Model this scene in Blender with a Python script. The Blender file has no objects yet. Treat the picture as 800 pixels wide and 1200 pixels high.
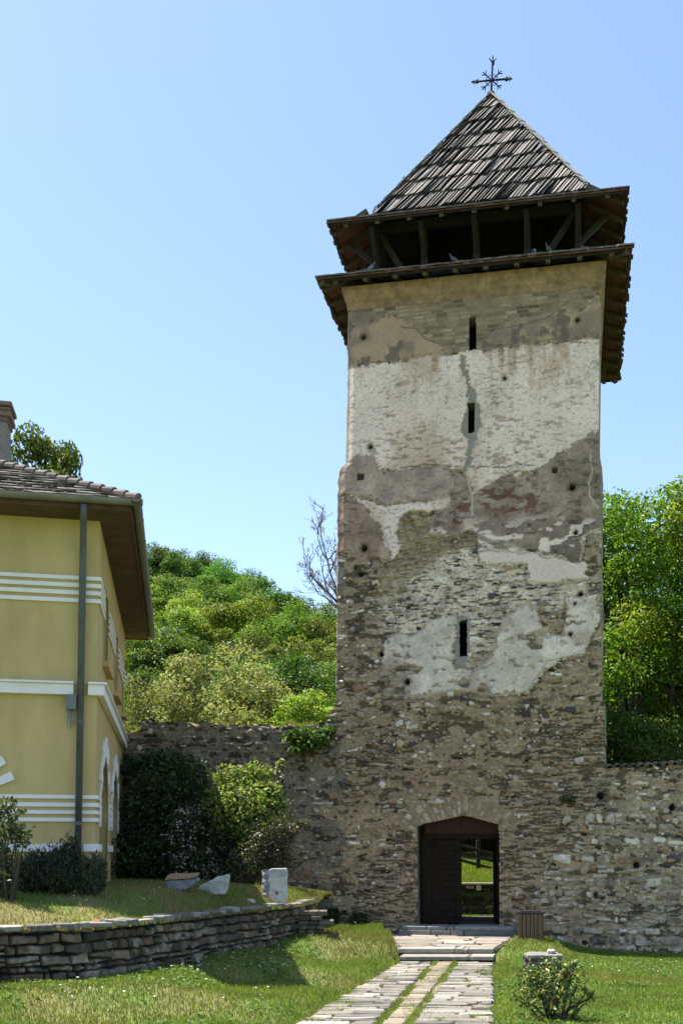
import bpy, math, random
import numpy as np
from mathutils import Vector, Matrix

random.seed(7)
RNG = np.random.default_rng(7)
scn = bpy.context.scene
COL = scn.collection

# ------------------------------------------------------------------ camera geometry
F = 1340.0
TH = math.atan(F / 18000)
CY = 1000 - F * math.tan(TH)
EYE = 1.8
CAM = np.array([0, 0, EYE])


def ray(u, v):
    xc = (u - 400) / F
    yc = (CY - v) / F
    return np.array([xc, math.cos(TH) - yc * math.sin(TH), math.sin(TH) + yc * math.cos(TH)])


def pz(u, v, z):
    d = ray(u, v)
    return CAM + d * ((z - EYE) / d[2])


def py(u, v, y):
    d = ray(u, v)
    return CAM + d * (y / d[1])


def pp(u, v, p, n):
    d = ray(u, v)
    return CAM + d * (np.dot(p - CAM, n) / np.dot(d, n))


ALPHA = math.atan(.2037)
EX = np.array([math.cos(ALPHA), -math.sin(ALPHA), 0])
EN = np.array([-math.sin(ALPHA), -math.cos(ALPHA), 0])
EZ = np.array([0, 0, 1.0])
T0 = pz(537, 1083, .37)


def fac(u, v, o=0.0):
    p = pp(u, v, T0 + o * EN, EN)
    return float(np.dot(p - T0, EX)), float(p[2])


def tw(s, z, o=0.0):
    p = T0 + s * EX + o * EN
    return np.array([p[0], p[1], z])


# ------------------------------------------------------------------ noise
def hsh(i, j, seed):
    h = (np.asarray(i, dtype=np.int64) * 374761393 + np.asarray(j, dtype=np.int64) * 668265263 + seed * 974634777) & 0xFFFFFFFF
    h = ((h ^ (h >> 13)) * 1274126177) & 0xFFFFFFFF
    h = ((h ^ (h >> 16)) * 2246822519) & 0xFFFFFFFF
    h = h ^ (h >> 15)
    return (h & 0xFFFFFF) / float(0x1000000)


def vn(x, y, seed=0):
    x = np.asarray(x, float); y = np.asarray(y, float)
    ix = np.floor(x).astype(np.int64); iy = np.floor(y).astype(np.int64)
    fx = x - ix; fy = y - iy
    fx = fx * fx * (3 - 2 * fx); fy = fy * fy * (3 - 2 * fy)
    a = hsh(ix, iy, seed); b = hsh(ix + 1, iy, seed); c = hsh(ix, iy + 1, seed); d = hsh(ix + 1, iy + 1, seed)
    return (a * (1 - fx) + b * fx) * (1 - fy) + (c * (1 - fx) + d * fx) * fy


def fbm(x, y, seed=0, o=4):
    r = 0; a = .5; t = 0
    x = np.asarray(x, float); y = np.asarray(y, float)
    for k in range(o):
        r = r + a * vn(x, y, seed + k * 17); t += a
        x = x * 2.03 + 5.1; y = y * 2.03 + 9.7; a *= .5
    return r / t


def sst(a, b, x):
    t = np.clip((x - a) / (b - a), 0, 1)
    return t * t * (3 - 2 * t)


# ------------------------------------------------------------------ mesh helpers
def link(o, parent=None):
    COL.objects.link(o)
    if parent is not None:
        o.parent = parent
        o.matrix_parent_inverse = parent.matrix_world.inverted()
    return o


def tag(o, label=None, cat=None, group=None, kind=None):
    if label: o['label'] = label
    if cat: o['category'] = cat
    if group: o['group'] = group
    if kind: o['kind'] = kind
    return o


def empty(name, loc, label, cat, group=None):
    o = bpy.data.objects.new(name, None)
    o.empty_display_size = .3
    COL.objects.link(o)
    o.location = Vector(loc)
    o.matrix_world = Matrix.Translation(Vector(loc))
    return tag(o, label, cat, group)


def raw_mesh(name, V, faces_idx, counts, mats, col=None, smooth=False):
    V = np.ascontiguousarray(V, dtype=np.float32)
    me = bpy.data.meshes.new(name)
    me.vertices.add(len(V)); me.vertices.foreach_set('co', V.ravel())
    faces_idx = np.ascontiguousarray(faces_idx, dtype=np.int32).ravel()
    counts = np.ascontiguousarray(counts, dtype=np.int32)
    starts = np.zeros(len(counts), dtype=np.int32); starts[1:] = np.cumsum(counts)[:-1]
    me.loops.add(len(faces_idx)); me.loops.foreach_set('vertex_index', faces_idx)
    me.polygons.add(len(counts)); me.polygons.foreach_set('loop_start', starts)
    me.polygons.foreach_set('loop_total', counts)
    me.update(calc_edges=True)
    me.validate()
    if smooth:
        me.polygons.foreach_set('use_smooth', np.ones(len(me.polygons), dtype=bool))
    if col is not None:
        c = np.ones((len(V), 4), dtype=np.float32); c[:, :3] = col
        a = me.color_attributes.new('Col', 'FLOAT_COLOR', 'POINT')
        a.data.foreach_set('color', c.ravel())
    if not isinstance(mats, (list, tuple)): mats = [mats]
    for m in mats: me.materials.append(m)
    return me


def grid_obj(name, P, col, mat, parent=None, keep=None, flip=False, smooth=True):
    n, m = P.shape[:2]
    idx = np.arange(n * m).reshape(n, m)
    q = np.stack([idx[:-1, :-1], idx[:-1, 1:], idx[1:, 1:], idx[1:, :-1]], -1)
    if flip: q = q[..., ::-1]
    q = q.reshape(-1, 4)
    if keep is not None: q = q[keep.ravel()]
    me = raw_mesh(name, P.reshape(-1, 3), q, np.full(len(q), 4), mat, None if col is None else col.reshape(-1, 3), smooth)
    return link(bpy.data.objects.new(name, me), parent)


class MB:
    def __init__(s): s.v = []; s.f = []; s.c = []

    def add(s, vs, fs, col=(1, 1, 1)):
        b = len(s.v)
        s.v += [tuple(map(float, p)) for p in vs]
        s.f += [tuple(b + i for i in f) for f in fs]
        s.c += [tuple(col)] * len(vs)

    def box(s, c, size, ax=None, col=(1, 1, 1)):
        c = np.array(c, float)
        if ax is None: ax = (np.array([1., 0, 0]), np.array([0, 1., 0]), EZ)
        h = [np.array(a) * d / 2 for a, d in zip(ax, size)]
        vs = [c + sx * h[0] + sy * h[1] + sz * h[2] for sz in (-1, 1) for sy in (-1, 1) for sx in (-1, 1)]
        s.add(vs, [(0, 2, 3, 1), (4, 5, 7, 6), (0, 1, 5, 4), (2, 6, 7, 3), (0, 4, 6, 2), (1, 3, 7, 5)], col)

    def bar(s, a, b, w, h, up=EZ, col=(1, 1, 1)):
        a = np.array(a, float); b = np.array(b, float)
        d = b - a; L = np.linalg.norm(d); d /= L
        x = np.cross(d, up)
        if np.linalg.norm(x) < 1e-4: x = np.cross(d, np.array([1., 0, 0]))
        x /= np.linalg.norm(x); y = np.cross(x, d)
        s.box((a + b) / 2, (L, w, h), (d, x, y), col)

    def tube(s, pts, rad, n=8, col=(1, 1, 1), cap=True):
        pts = [np.array(p, float) for p in pts]
        rings = []; prev = None
        vs = []
        for i, p in enumerate(pts):
            d = pts[min(i + 1, len(pts) - 1)] - pts[max(i - 1, 0)]
            d = d / (np.linalg.norm(d) + 1e-9)
            if prev is None:
                x = np.cross(d, EZ if abs(d[2]) < .9 else np.array([1., 0, 0]))
            else:
                x = prev - d * np.dot(prev, d)
            x /= np.linalg.norm(x) + 1e-9; y = np.cross(d, x); prev = x
            r = rad[i] if hasattr(rad, '__len__') else rad
            rx, ry = r if hasattr(r, '__len__') else (r, r)
            for k in range(n):
                t = 2 * math.pi * k / n
                vs.append(p + x * math.cos(t) * rx + y * math.sin(t) * ry)
        fs = []
        for i in range(len(pts) - 1):
            for k in range(n):
                a = i * n + k; b = i * n + (k + 1) % n
                fs.append((a, b, b + n, a + n))
        if cap:
            fs.append(tuple(range(n))[::-1]); fs.append(tuple((len(pts) - 1) * n + k for k in range(n)))
        s.add(vs, fs, col)

    def prism(s, poly, vec, col=(1, 1, 1)):
        n = len(poly); vec = np.array(vec, float)
        vs = [np.array(p, float) for p in poly] + [np.array(p, float) + vec for p in poly]
        fs = [tuple(range(n))[::-1], tuple(range(n, 2 * n))] + [(i, (i + 1) % n, n + (i + 1) % n, n + i) for i in range(n)]
        s.add(vs, fs, col)

    def mesh(s, name, mat, smooth=False):
        me = bpy.data.meshes.new(name)
        me.from_pydata(s.v, [], s.f)
        a = me.color_attributes.new('Col', 'FLOAT_COLOR', 'POINT')
        a.data.foreach_set('color', np.array([c + (1,) for c in s.c], dtype=np.float32).ravel())
        me.materials.append(mat)
        if smooth:
            me.polygons.foreach_set('use_smooth', np.ones(len(me.polygons), dtype=bool))
        me.update()
        return me

    def build(s, name, mat, parent=None, smooth=False, bevel=0):
        o = link(bpy.data.objects.new(name, s.mesh(name, mat, smooth)), parent)
        if bevel:
            b = o.modifiers.new('b', 'BEVEL'); b.width = bevel; b.segments = 2; b.limit_method = 'ANGLE'
        return o


# ------------------------------------------------------------------ materials
def nd(nt, t, **kw):
    n = nt.nodes.new(t)
    for k, v in kw.items(): setattr(n, k, v)
    return n


def mat(name, color=None, rough=.85, var=.25, scale=8., bump=.3, bscale=40., attr=False, spec=.3, metal=0., bdist=.01, var2=0., scale2=1.5, tint2=(.5, .42, .33), stretch=(1, 1, 1)):
    m = bpy.data.materials.new(name); m.use_nodes = True
    nt = m.node_tree; p = nt.nodes['Principled BSDF']; L = nt.links.new
    p.inputs['Roughness'].default_value = rough
    p.inputs['Specular IOR Level'].default_value = spec
    p.inputs['Metallic'].default_value = metal
    tc = nd(nt, 'ShaderNodeTexCoord')
    mp = nd(nt, 'ShaderNodeMapping'); mp.inputs['Scale'].default_value = stretch
    L(tc.outputs['Object'], mp.inputs[0])
    n1 = nd(nt, 'ShaderNodeTexNoise'); n1.inputs['Scale'].default_value = scale; n1.inputs['Detail'].default_value = 6; n1.inputs['Roughness'].default_value = .65
    L(mp.outputs[0], n1.inputs['Vector'])
    mr = nd(nt, 'ShaderNodeMapRange'); mr.inputs[1].default_value = .25; mr.inputs[2].default_value = .75
    mr.inputs[3].default_value = 1 - var; mr.inputs[4].default_value = 1 + var
    L(n1.outputs['Fac'], mr.inputs[0])
    vm = nd(nt, 'ShaderNodeVectorMath', operation='SCALE')
    if attr:
        at = nd(nt, 'ShaderNodeAttribute', attribute_name='Col'); L(at.outputs['Color'], vm.inputs[0])
    else:
        vm.inputs[0].default_value = color[:3]
    L(mr.outputs[0], vm.inputs['Scale'])
    out = vm.outputs[0]
    if var2:
        n2 = nd(nt, 'ShaderNodeTexNoise'); n2.inputs['Scale'].default_value = scale2; n2.inputs['Detail'].default_value = 5
        L(mp.outputs[0], n2.inputs['Vector'])
        m2 = nd(nt, 'ShaderNodeMapRange'); m2.inputs[1].default_value = .45; m2.inputs[2].default_value = .75; m2.inputs[3].default_value = 0; m2.inputs[4].default_value = var2
        L(n2.outputs['Fac'], m2.inputs[0])
        mx = nd(nt, 'ShaderNodeMix', data_type='RGBA', blend_type='MULTIPLY')
        L(m2.outputs[0], mx.inputs[0]); L(out, mx.inputs[6]); mx.inputs[7].default_value = (*tint2, 1)
        out = mx.outputs[2]
    L(out, p.inputs['Base Color'])
    if bump:
        nb = nd(nt, 'ShaderNodeTexNoise'); nb.inputs['Scale'].default_value = bscale; nb.inputs['Detail'].default_value = 5
        L(mp.outputs[0], nb.inputs['Vector'])
        b = nd(nt, 'ShaderNodeBump'); b.inputs['Strength'].default_value = bump; b.inputs['Distance'].default_value = bdist
        L(nb.outputs['Fac'], b.inputs['Height']); L(b.outputs[0], p.inputs['Normal'])
    return m


def leaf_mat(name, trans=.4, rough=.5, hue=.03, valv=.25, spec=.35, tmul=(1.25, 1.3, .55)):
    m = bpy.data.materials.new(name); m.use_nodes = True
    nt = m.node_tree; L = nt.links.new; p = nt.nodes['Principled BSDF']; out = nt.nodes['Material Output']
    p.inputs['Roughness'].default_value = rough; p.inputs['Specular IOR Level'].default_value = spec
    at = nd(nt, 'ShaderNodeAttribute', attribute_name='Col')
    oi = nd(nt, 'ShaderNodeObjectInfo')
    mul = nd(nt, 'ShaderNodeMix', data_type='RGBA', blend_type='MULTIPLY'); mul.inputs[0].default_value = 1
    L(at.outputs['Color'], mul.inputs[6]); L(oi.outputs['Color'], mul.inputs[7])
    hs = nd(nt, 'ShaderNodeHueSaturation')
    a = nd(nt, 'ShaderNodeMapRange'); a.inputs[3].default_value = .5 - hue; a.inputs[4].default_value = .5 + hue
    b = nd(nt, 'ShaderNodeMapRange'); b.inputs[3].default_value = 1 - valv; b.inputs[4].default_value = 1 + valv
    L(oi.outputs['Random'], a.inputs[0])
    mt = nd(nt, 'ShaderNodeMath', operation='FRACT'); m7 = nd(nt, 'ShaderNodeMath', operation='MULTIPLY'); m7.inputs[1].default_value = 7.31
    L(oi.outputs['Random'], m7.inputs[0]); L(m7.outputs[0], mt.inputs[0]); L(mt.outputs[0], b.inputs[0])
    L(a.outputs[0], hs.inputs['Hue']); L(b.outputs[0], hs.inputs['Value']); L(mul.outputs[2], hs.inputs['Color'])
    L(hs.outputs[0], p.inputs['Base Color'])
    tr = nd(nt, 'ShaderNodeBsdfTranslucent')
    tm = nd(nt, 'ShaderNodeMix', data_type='RGBA', blend_type='MULTIPLY'); tm.inputs[0].default_value = 1
    L(hs.outputs[0], tm.inputs[6]); tm.inputs[7].default_value = (*tmul, 1)
    L(tm.outputs[2], tr.inputs['Color'])
    ms = nd(nt, 'ShaderNodeMixShader'); ms.inputs[0].default_value = trans
    L(p.outputs[0], ms.inputs[1]); L(tr.outputs[0], ms.inputs[2]); L(ms.outputs[0], out.inputs['Surface'])
    return m


M = {}
M['masonry'] = mat('masonry', attr=True, rough=.92, var=.26, scale=30, bump=.7, bscale=70, bdist=.012, spec=.15)
M['drystone'] = mat('dry_stone', attr=True, rough=.9, var=.38, scale=16, bump=.9, bscale=45, bdist=.025, spec=.2)
M['oldwood'] = mat('old_dark_timber', (.026, .02, .016), rough=.8, var=.45, scale=6, bump=.5, bscale=30, stretch=(1, 1, 1))
M['shingle'] = mat('weathered_shingle', attr=True, rough=.75, var=.35, scale=14, bump=.5, bscale=50, spec=.3)
M['soffit_red'] = mat('red_brown_boards', (.13, .06, .04), rough=.85, var=.45, scale=5, bump=.4, bscale=25, var2=.6, scale2=2)
M['rafter'] = mat('rafter_timber', (.09, .062, .045), rough=.85, var=.4, scale=6, bump=.4)
M['iron'] = mat('wrought_iron', (.02, .02, .024), rough=.55, var=.2, bump=.1, metal=.6)
M['gate'] = mat('gate_planks', (.02, .013, .009), rough=.8, var=.5, scale=4, bump=.6, bscale=20, stretch=(1, 1, 6), spec=.12)
M['transom'] = mat('gate_transom_wood', (.045, .018, .013), rough=.7, var=.4, scale=4, bump=.4, bscale=20)
M['cornice'] = mat('cornice_render', (.3, .19, .105), rough=.9, var=.5, scale=5, bump=.5, bscale=30, var2=.6, scale2=2.2, tint2=(.55, .5, .45))
M['yellow'] = mat('yellow_render', (.55, .405, .19), rough=.9, var=.12, scale=3, bump=.35, bscale=110, bdist=.006, var2=.75, scale2=1.6, tint2=(.78, .75, .7), spec=.1, stretch=(1, 1, .3))
M['white'] = mat('white_paint', (.82, .755, .735), rough=.75, var=.06, scale=5, bump=.1, bscale=60, var2=.25, scale2=2, tint2=(.72, .7, .66), spec=.2)
M['zinc'] = mat('zinc_gutter', (.215, .195, .185), rough=.5, var=.2, scale=4, bump=.05, metal=.35, var2=.4, scale2=3)
M['pipe'] = mat('grey_downpipe', (.105, .108, .118), rough=.45, var=.25, scale=5, bump=.05, metal=.3, var2=.35, scale2=3, tint2=(.6, .58, .52))
M['brownsoffit'] = mat('brown_soffit_boards', (.1, .06, .04), rough=.8, var=.35, scale=5, bump=.4, bscale=30, var2=.5, scale2=2)
M['tile'] = mat('weathered_roof_tile', attr=True, rough=.85, var=.35, scale=20, bump=.5, bscale=60)
M['glass'] = mat('window_glass', (.03, .035, .04), rough=.08, var=.05, bump=0, spec=.6)
M['box'] = mat('grey_plastic', (.16, .17, .18), rough=.5, var=.08, bump=0)
M['cable'] = mat('grey_cable', (.3, .3, .3), rough=.5, var=.08, bump=0)
M['stonewhite'] = mat('white_marble', (.5, .485, .455), rough=.75, var=.25, scale=9, bump=.5, bscale=30, var2=.75, scale2=3, tint2=(.5, .5, .5), stretch=(1, 1, 2.5))
M['stonegrey'] = mat('grey_stone', (.22, .23, .25), rough=.8, var=.3, scale=9, bump=.5, bscale=40, var2=.4)
M['brass'] = mat('tarnished_brass', (.25, .14, .05), rough=.5, var=.2, metal=.4, bump=.1)
M['binwood'] = mat('bin_wood_slats', (.13, .09, .05), rough=.6, var=.4, scale=5, bump=.3, bscale=25, stretch=(4, 4, .6))
M['binlid'] = mat('bin_black_lid', (.018, .018, .02), rough=.5, var=.2, bump=.1)
M['paving'] = mat('paving_stone', attr=True, rough=.85, var=.25, scale=9, bump=.5, bscale=40, spec=.25)
M['dirt'] = mat('path_dirt', (.16, .14, .085), rough=.95, var=.35, scale=6, bump=.5, bscale=40)
M['lawn'] = mat('lawn_soil', attr=True, rough=.95, var=.35, scale=7, bump=.6, bscale=50, bdist=.02, spec=.1)
M['bark'] = mat('bark', (.07, .055, .04), rough=.95, var=.4, scale=8, bump=.7, bscale=30, bdist=.03)
M['twig'] = mat('grey_twig', (.16, .14, .12), rough=.9, bump=0)
M['leaf'] = leaf_mat('leaf')
M['leafdull'] = leaf_mat('leaf_glossy', trans=.28, rough=.42, spec=.5)
M['grass'] = leaf_mat('grass_blade', trans=.42, rough=.6, hue=0, valv=0, spec=.25, tmul=(1.2, 1.25, .6))
M['petal'] = leaf_mat('petal', trans=.3, hue=0, valv=0, tmul=(1, 1, 1), spec=.1)
M['fence'] = mat('dark_fence_wood', (.045, .032, .022), rough=.8, var=.4, bump=.4)
M['signp'] = mat('plum_sign_paint', (.16, .07, .13), rough=.5, var=.1, bump=0)
M['signw'] = mat('white_sign_paint', (.62, .6, .55), rough=.5, var=.1, bump=0)
M['pigeon'] = mat('pigeon_feathers', attr=True, rough=.7, var=.2, scale=30, bump=.1)
M['terracotta'] = mat('terracotta', (.3, .1, .06), rough=.85, var=.3, bump=.4)

# ------------------------------------------------------------------ light, sky, camera
SUN_EL = math.radians(68.5)
sun_h = np.array([-.925, .38]); sun_h /= np.linalg.norm(sun_h)
SUN = np.array([sun_h[0] * math.cos(SUN_EL), sun_h[1] * math.cos(SUN_EL), math.sin(SUN_EL)])
w = bpy.data.worlds.new('World'); scn.world = w; w.use_nodes = True
nt = w.node_tree
sky = nd(nt, 'ShaderNodeTexSky'); sky.sky_type = 'NISHITA'; sky.sun_disc = False
sky.sun_elevation = SUN_EL; sky.sun_rotation = math.atan2(sun_h[0], sun_h[1]) % (2 * math.pi)
sky.air_density = 1.0; sky.dust_density = .9; sky.ozone_density = 2.1
nt.links.new(sky.outputs[0], nt.nodes['Background'].inputs[0])
nt.nodes['Background'].inputs[1].default_value = .115
ld = bpy.data.lights.new('sun', 'SUN'); ld.energy = 5.0; ld.angle = math.radians(.53); ld.color = (1, .94, .84)
lo = bpy.data.objects.new('sun', ld); COL.objects.link(lo)
lo.rotation_euler = Vector(SUN).to_track_quat('Z', 'Y').to_euler(); lo.location = (0, 0, 40)
cd = bpy.data.cameras.new('camera'); co = bpy.data.objects.new('camera', cd); COL.objects.link(co)
cd.sensor_fit = 'VERTICAL'; cd.sensor_height = 36; cd.sensor_width = 24; cd.lens = F / 1200 * 36
cd.shift_y = (CY - 600) / 1200; cd.clip_end = 3000; cd.clip_start = .1
co.location = CAM; co.rotation_euler = (math.pi / 2 + TH, 0, 0)
scn.camera = co
scn.view_settings.view_transform = 'Standard'; scn.view_settings.look = 'None'
scn.view_settings.exposure = 1.28; scn.view_settings.gamma = 1
try:
    scn.cycles.max_bounces = 8; scn.cycles.diffuse_bounces = 4; scn.cycles.transmission_bounces = 4
    scn.cycles.use_adaptive_sampling = True; scn.cycles.use_denoising = True
except Exception:
    pass


# ------------------------------------------------------------------ polygons in wall coordinates
def poly_sd(S, Z, poly):
    """signed distance (positive inside) to a polygon"""
    P = np.array(poly, float)
    inside = np.zeros(S.shape, bool); dist = np.full(S.shape, 1e9)
    n = len(P)
    for i in range(n):
        x1, y1 = P[i]; x2, y2 = P[(i + 1) % n]
        c = ((y1 > Z) != (y2 > Z))
        xi = (x2 - x1) * (Z - y1) / ((y2 - y1) if y2 != y1 else 1e-9) + x1
        inside ^= c & (S < xi)
        dx, dy = x2 - x1, y2 - y1
        t = np.clip(((S - x1) * dx + (Z - y1) * dy) / (dx * dx + dy * dy + 1e-12), 0, 1)
        dist = np.minimum(dist, np.hypot(S - x1 - t * dx, Z - y1 - t * dy))
    return np.where(inside, dist, -dist)


def line_d(S, Z, pts):
    d = np.full(S.shape, 1e9)
    for (x1, y1), (x2, y2) in zip(pts[:-1], pts[1:]):
        dx, dy = x2 - x1, y2 - y1
        t = np.clip(((S - x1) * dx + (Z - y1) * dy) / (dx * dx + dy * dy + 1e-12), 0, 1)
        d = np.minimum(d, np.hypot(S - x1 - t * dx, Z - y1 - t * dy))
    return d


def fpx(pts): return [fac(u, v) for u, v in pts]


# region traced in an enlarged view of the tower face -> photo pixels
def r2(pts): return [(380 + x / 2.2857, 420 + y / 2.2857) for x, y in pts]


# ------------------------------------------------------------------ masonry generator
def rubble(S, Z, seed, hmin, hmax, wmin, wmax, warp=.05, joint=.012, zlo=-2., zhi=16., slo=-14., shi=14., rnd=.35, tiltk=.4, split=.42, full=False):
    rs = np.random.default_rng(seed)
    Zw = Z + warp * 2 * (fbm(S * 1.3, Z * 1.3, seed + 1, 3) - .5) + .5 * warp * (vn(S * 5, Z * 5, seed + 2) - .5) + .014 * (fbm(S * 16, Z * 16, seed + 6, 2) - .5)
    Sw = S + warp * 1.6 * (fbm(S * 1.7 + 4, Z * 1.7, seed + 3, 3) - .5) + .02 * (vn(S * 9, Z * 9 + 40, seed + 4) - .5)
    rows = [zlo]
    while rows[-1] < zhi: rows.append(rows[-1] + hmin + (hmax - hmin) * rs.random() ** 1.5)
    rows = np.array(rows)
    ri = np.clip(np.searchsorted(rows, Zw) - 1, 0, len(rows) - 2)
    z0 = rows[ri]; z1 = rows[ri + 1]
    dist = np.empty(S.shape); sid = np.empty(S.shape, np.int64)
    flatS = Sw.ravel(); flatri = ri.ravel()
    x0 = np.empty(flatS.shape); x1 = np.empty(flatS.shape); xi = np.empty(flatS.shape, np.int64)
    order = np.argsort(flatri, kind='stable'); sr = flatri[order]
    u, st = np.unique(sr, return_index=True); st = list(st) + [len(sr)]
    for k, r in enumerate(u):
        ii = order[st[k]:st[k + 1]]
        h = rows[r + 1] - rows[r]
        e = [slo + rs.random() * .3]
        while e[-1] < shi: e.append(e[-1] + (wmin + (wmax - wmin) * rs.random() ** 1.4) * (.75 + .5 * min(h / hmax, 1)))
        e = np.array(e)
        j = np.clip(np.searchsorted(e, flatS[ii]) - 1, 0, len(e) - 2)
        x0[ii] = e[j]; x1[ii] = e[j + 1]; xi[ii] = j
    x0 = x0.reshape(S.shape); x1 = x1.reshape(S.shape); xi = xi.reshape(S.shape)
    sid = ri.astype(np.int64) * 1009 + xi
    hgt_ = z1 - z0
    sp = (hsh(sid, 40, seed) < split) & (hgt_ > hmin * 1.35)
    zm = z0 + hgt_ * (.32 + .36 * hsh(sid, 41, seed)) + (Sw - (x0 + x1) / 2) * (hsh(sid, 42, seed) - .5) * .3
    upper = sp & (Zw > zm)
    z0 = np.where(upper, zm, z0); z1 = np.where(sp & ~upper, zm, z1)
    sid = np.where(upper, sid + 5000011, sid)
    spx = (hsh(sid, 43, seed) < .22) & ((x1 - x0) > wmin * 2.2)
    xm = x0 + (x1 - x0) * (.3 + .4 * hsh(sid, 44, seed)) + (Zw - (z0 + z1) / 2) * (hsh(sid, 45, seed) - .5) * .8
    rgt = spx & (Sw > xm)
    x0 = np.where(rgt, xm, x0); x1 = np.where(spx & ~rgt, xm, x1)
    sid = np.where(rgt, sid + 9000011, sid)
    j1 = joint * (.4 + 1.3 * hsh(sid, 1, seed)); j2 = joint * (.4 + 1.3 * hsh(sid, 2, seed))
    hx = (x1 - x0) / 2 - j1; hz = (z1 - z0) / 2 - j2
    cx = (x0 + x1) / 2 + (hsh(sid, 3, seed) - .5) * joint; cz = (z0 + z1) / 2 + (hsh(sid, 4, seed) - .5) * joint
    tilt = (hsh(sid, 5, seed) - .5) * tiltk
    lx = Sw - cx; lz = Zw - cz - lx * tilt
    taper = 1 + (hsh(sid, 6, seed) - .5) * .5 * lx / np.maximum(hx, .02)
    hz = np.maximum(hz * np.clip(taper, .6, 1.1), .006)
    rr = rnd * 1.6 * np.minimum(hx, hz) * (.4 + .6 * hsh(sid, 7, seed))
    qx = np.abs(lx) - hx + rr; qz = np.abs(lz) - hz + rr
    sdf = np.hypot(np.maximum(qx, 0), np.maximum(qz, 0)) + np.minimum(np.maximum(qx, qz), 0) - rr
    if full: return -sdf, sid, lx, lz
    return -sdf, sid


def pick(sid, seed, pal):
    r = hsh(sid, 11, seed); out = np.zeros(sid.shape + (3,)); acc = 0
    tot = sum(p[0] for p in pal)
    for wgt, c in pal:
        m = (r >= acc / tot) & (r < (acc + wgt) / tot + 1e-9); out[m] = c; acc += wgt
    v = .7 + .6 * hsh(sid, 12, seed)
    return out * v[..., None]


PAL_B = [(26, (.25, .205, .145)), (18, (.32, .27, .195)), (14, (.17, .145, .11)), (11, (.06, .056, .055)), (14, (.42, .37, .29)), (8, (.6, .56, .5)), (7, (.3, .19, .12))]
PAL_C = [(26, (.16, .137, .105)), (20, (.06, .057, .058)), (24, (.24, .2, .145)), (20, (.31, .265, .195)), (8, (.46, .42, .35))]
PAL_D = [(30, (.36, .325, .265)), (22, (.28, .25, .2)), (20, (.48, .445, .385)), (12, (.19, .17, .14)), (7, (.075, .072, .076)), (7, (.33, .23, .15))]
PAL_L = [(30, (.19, .17, .14)), (25, (.25, .225, .185)), (14, (.1, .094, .088)), (18, (.33, .3, .25)), (7, (.45, .42, .36))]
PAL_BRICK = [(40, (.26, .2, .13)), (30, (.33, .255, .17)), (20, (.2, .15, .1)), (10, (.14, .11, .08))]

DOOR_ARCH = [(488, 969), (497, 965), (510, 962.5), (525, 959.5), (537, 956.5), (543, 955.8), (552, 957.5), (565, 961), (576, 964), (584, 966.5)]
door_poly = [fac(490, 1094)] + [fac(*p) for p in DOOR_ARCH] + [fac(585, 1094)]
SLITS = [[(549.5, 372.5), (557.5, 371.8), (557.5, 410), (549.5, 411)], [(548, 473), (556, 472), (556, 507), (548, 508)], [(538, 728), (547, 726), (547, 769), (538, 770)]]
HOLES = [(426, 396, 3), (676, 376, 2.6), (591, 444, 2.6), (434, 524, 3), (670, 571.5, 3.6), (427, 643, 3.4), (674, 624.5, 2.6), (680, 696, 3), (447, 767, 2), (477, 799, 3.2), (668, 743, 1.8), (423, 673, 2.4), (673, 708, 1.6), (703, 933, 4), (745, 1014, 3), (787, 946, 3.4)]
SQUARES = [(649.5, 552, 3), (422.5, 559.5, 4.3)]


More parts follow.
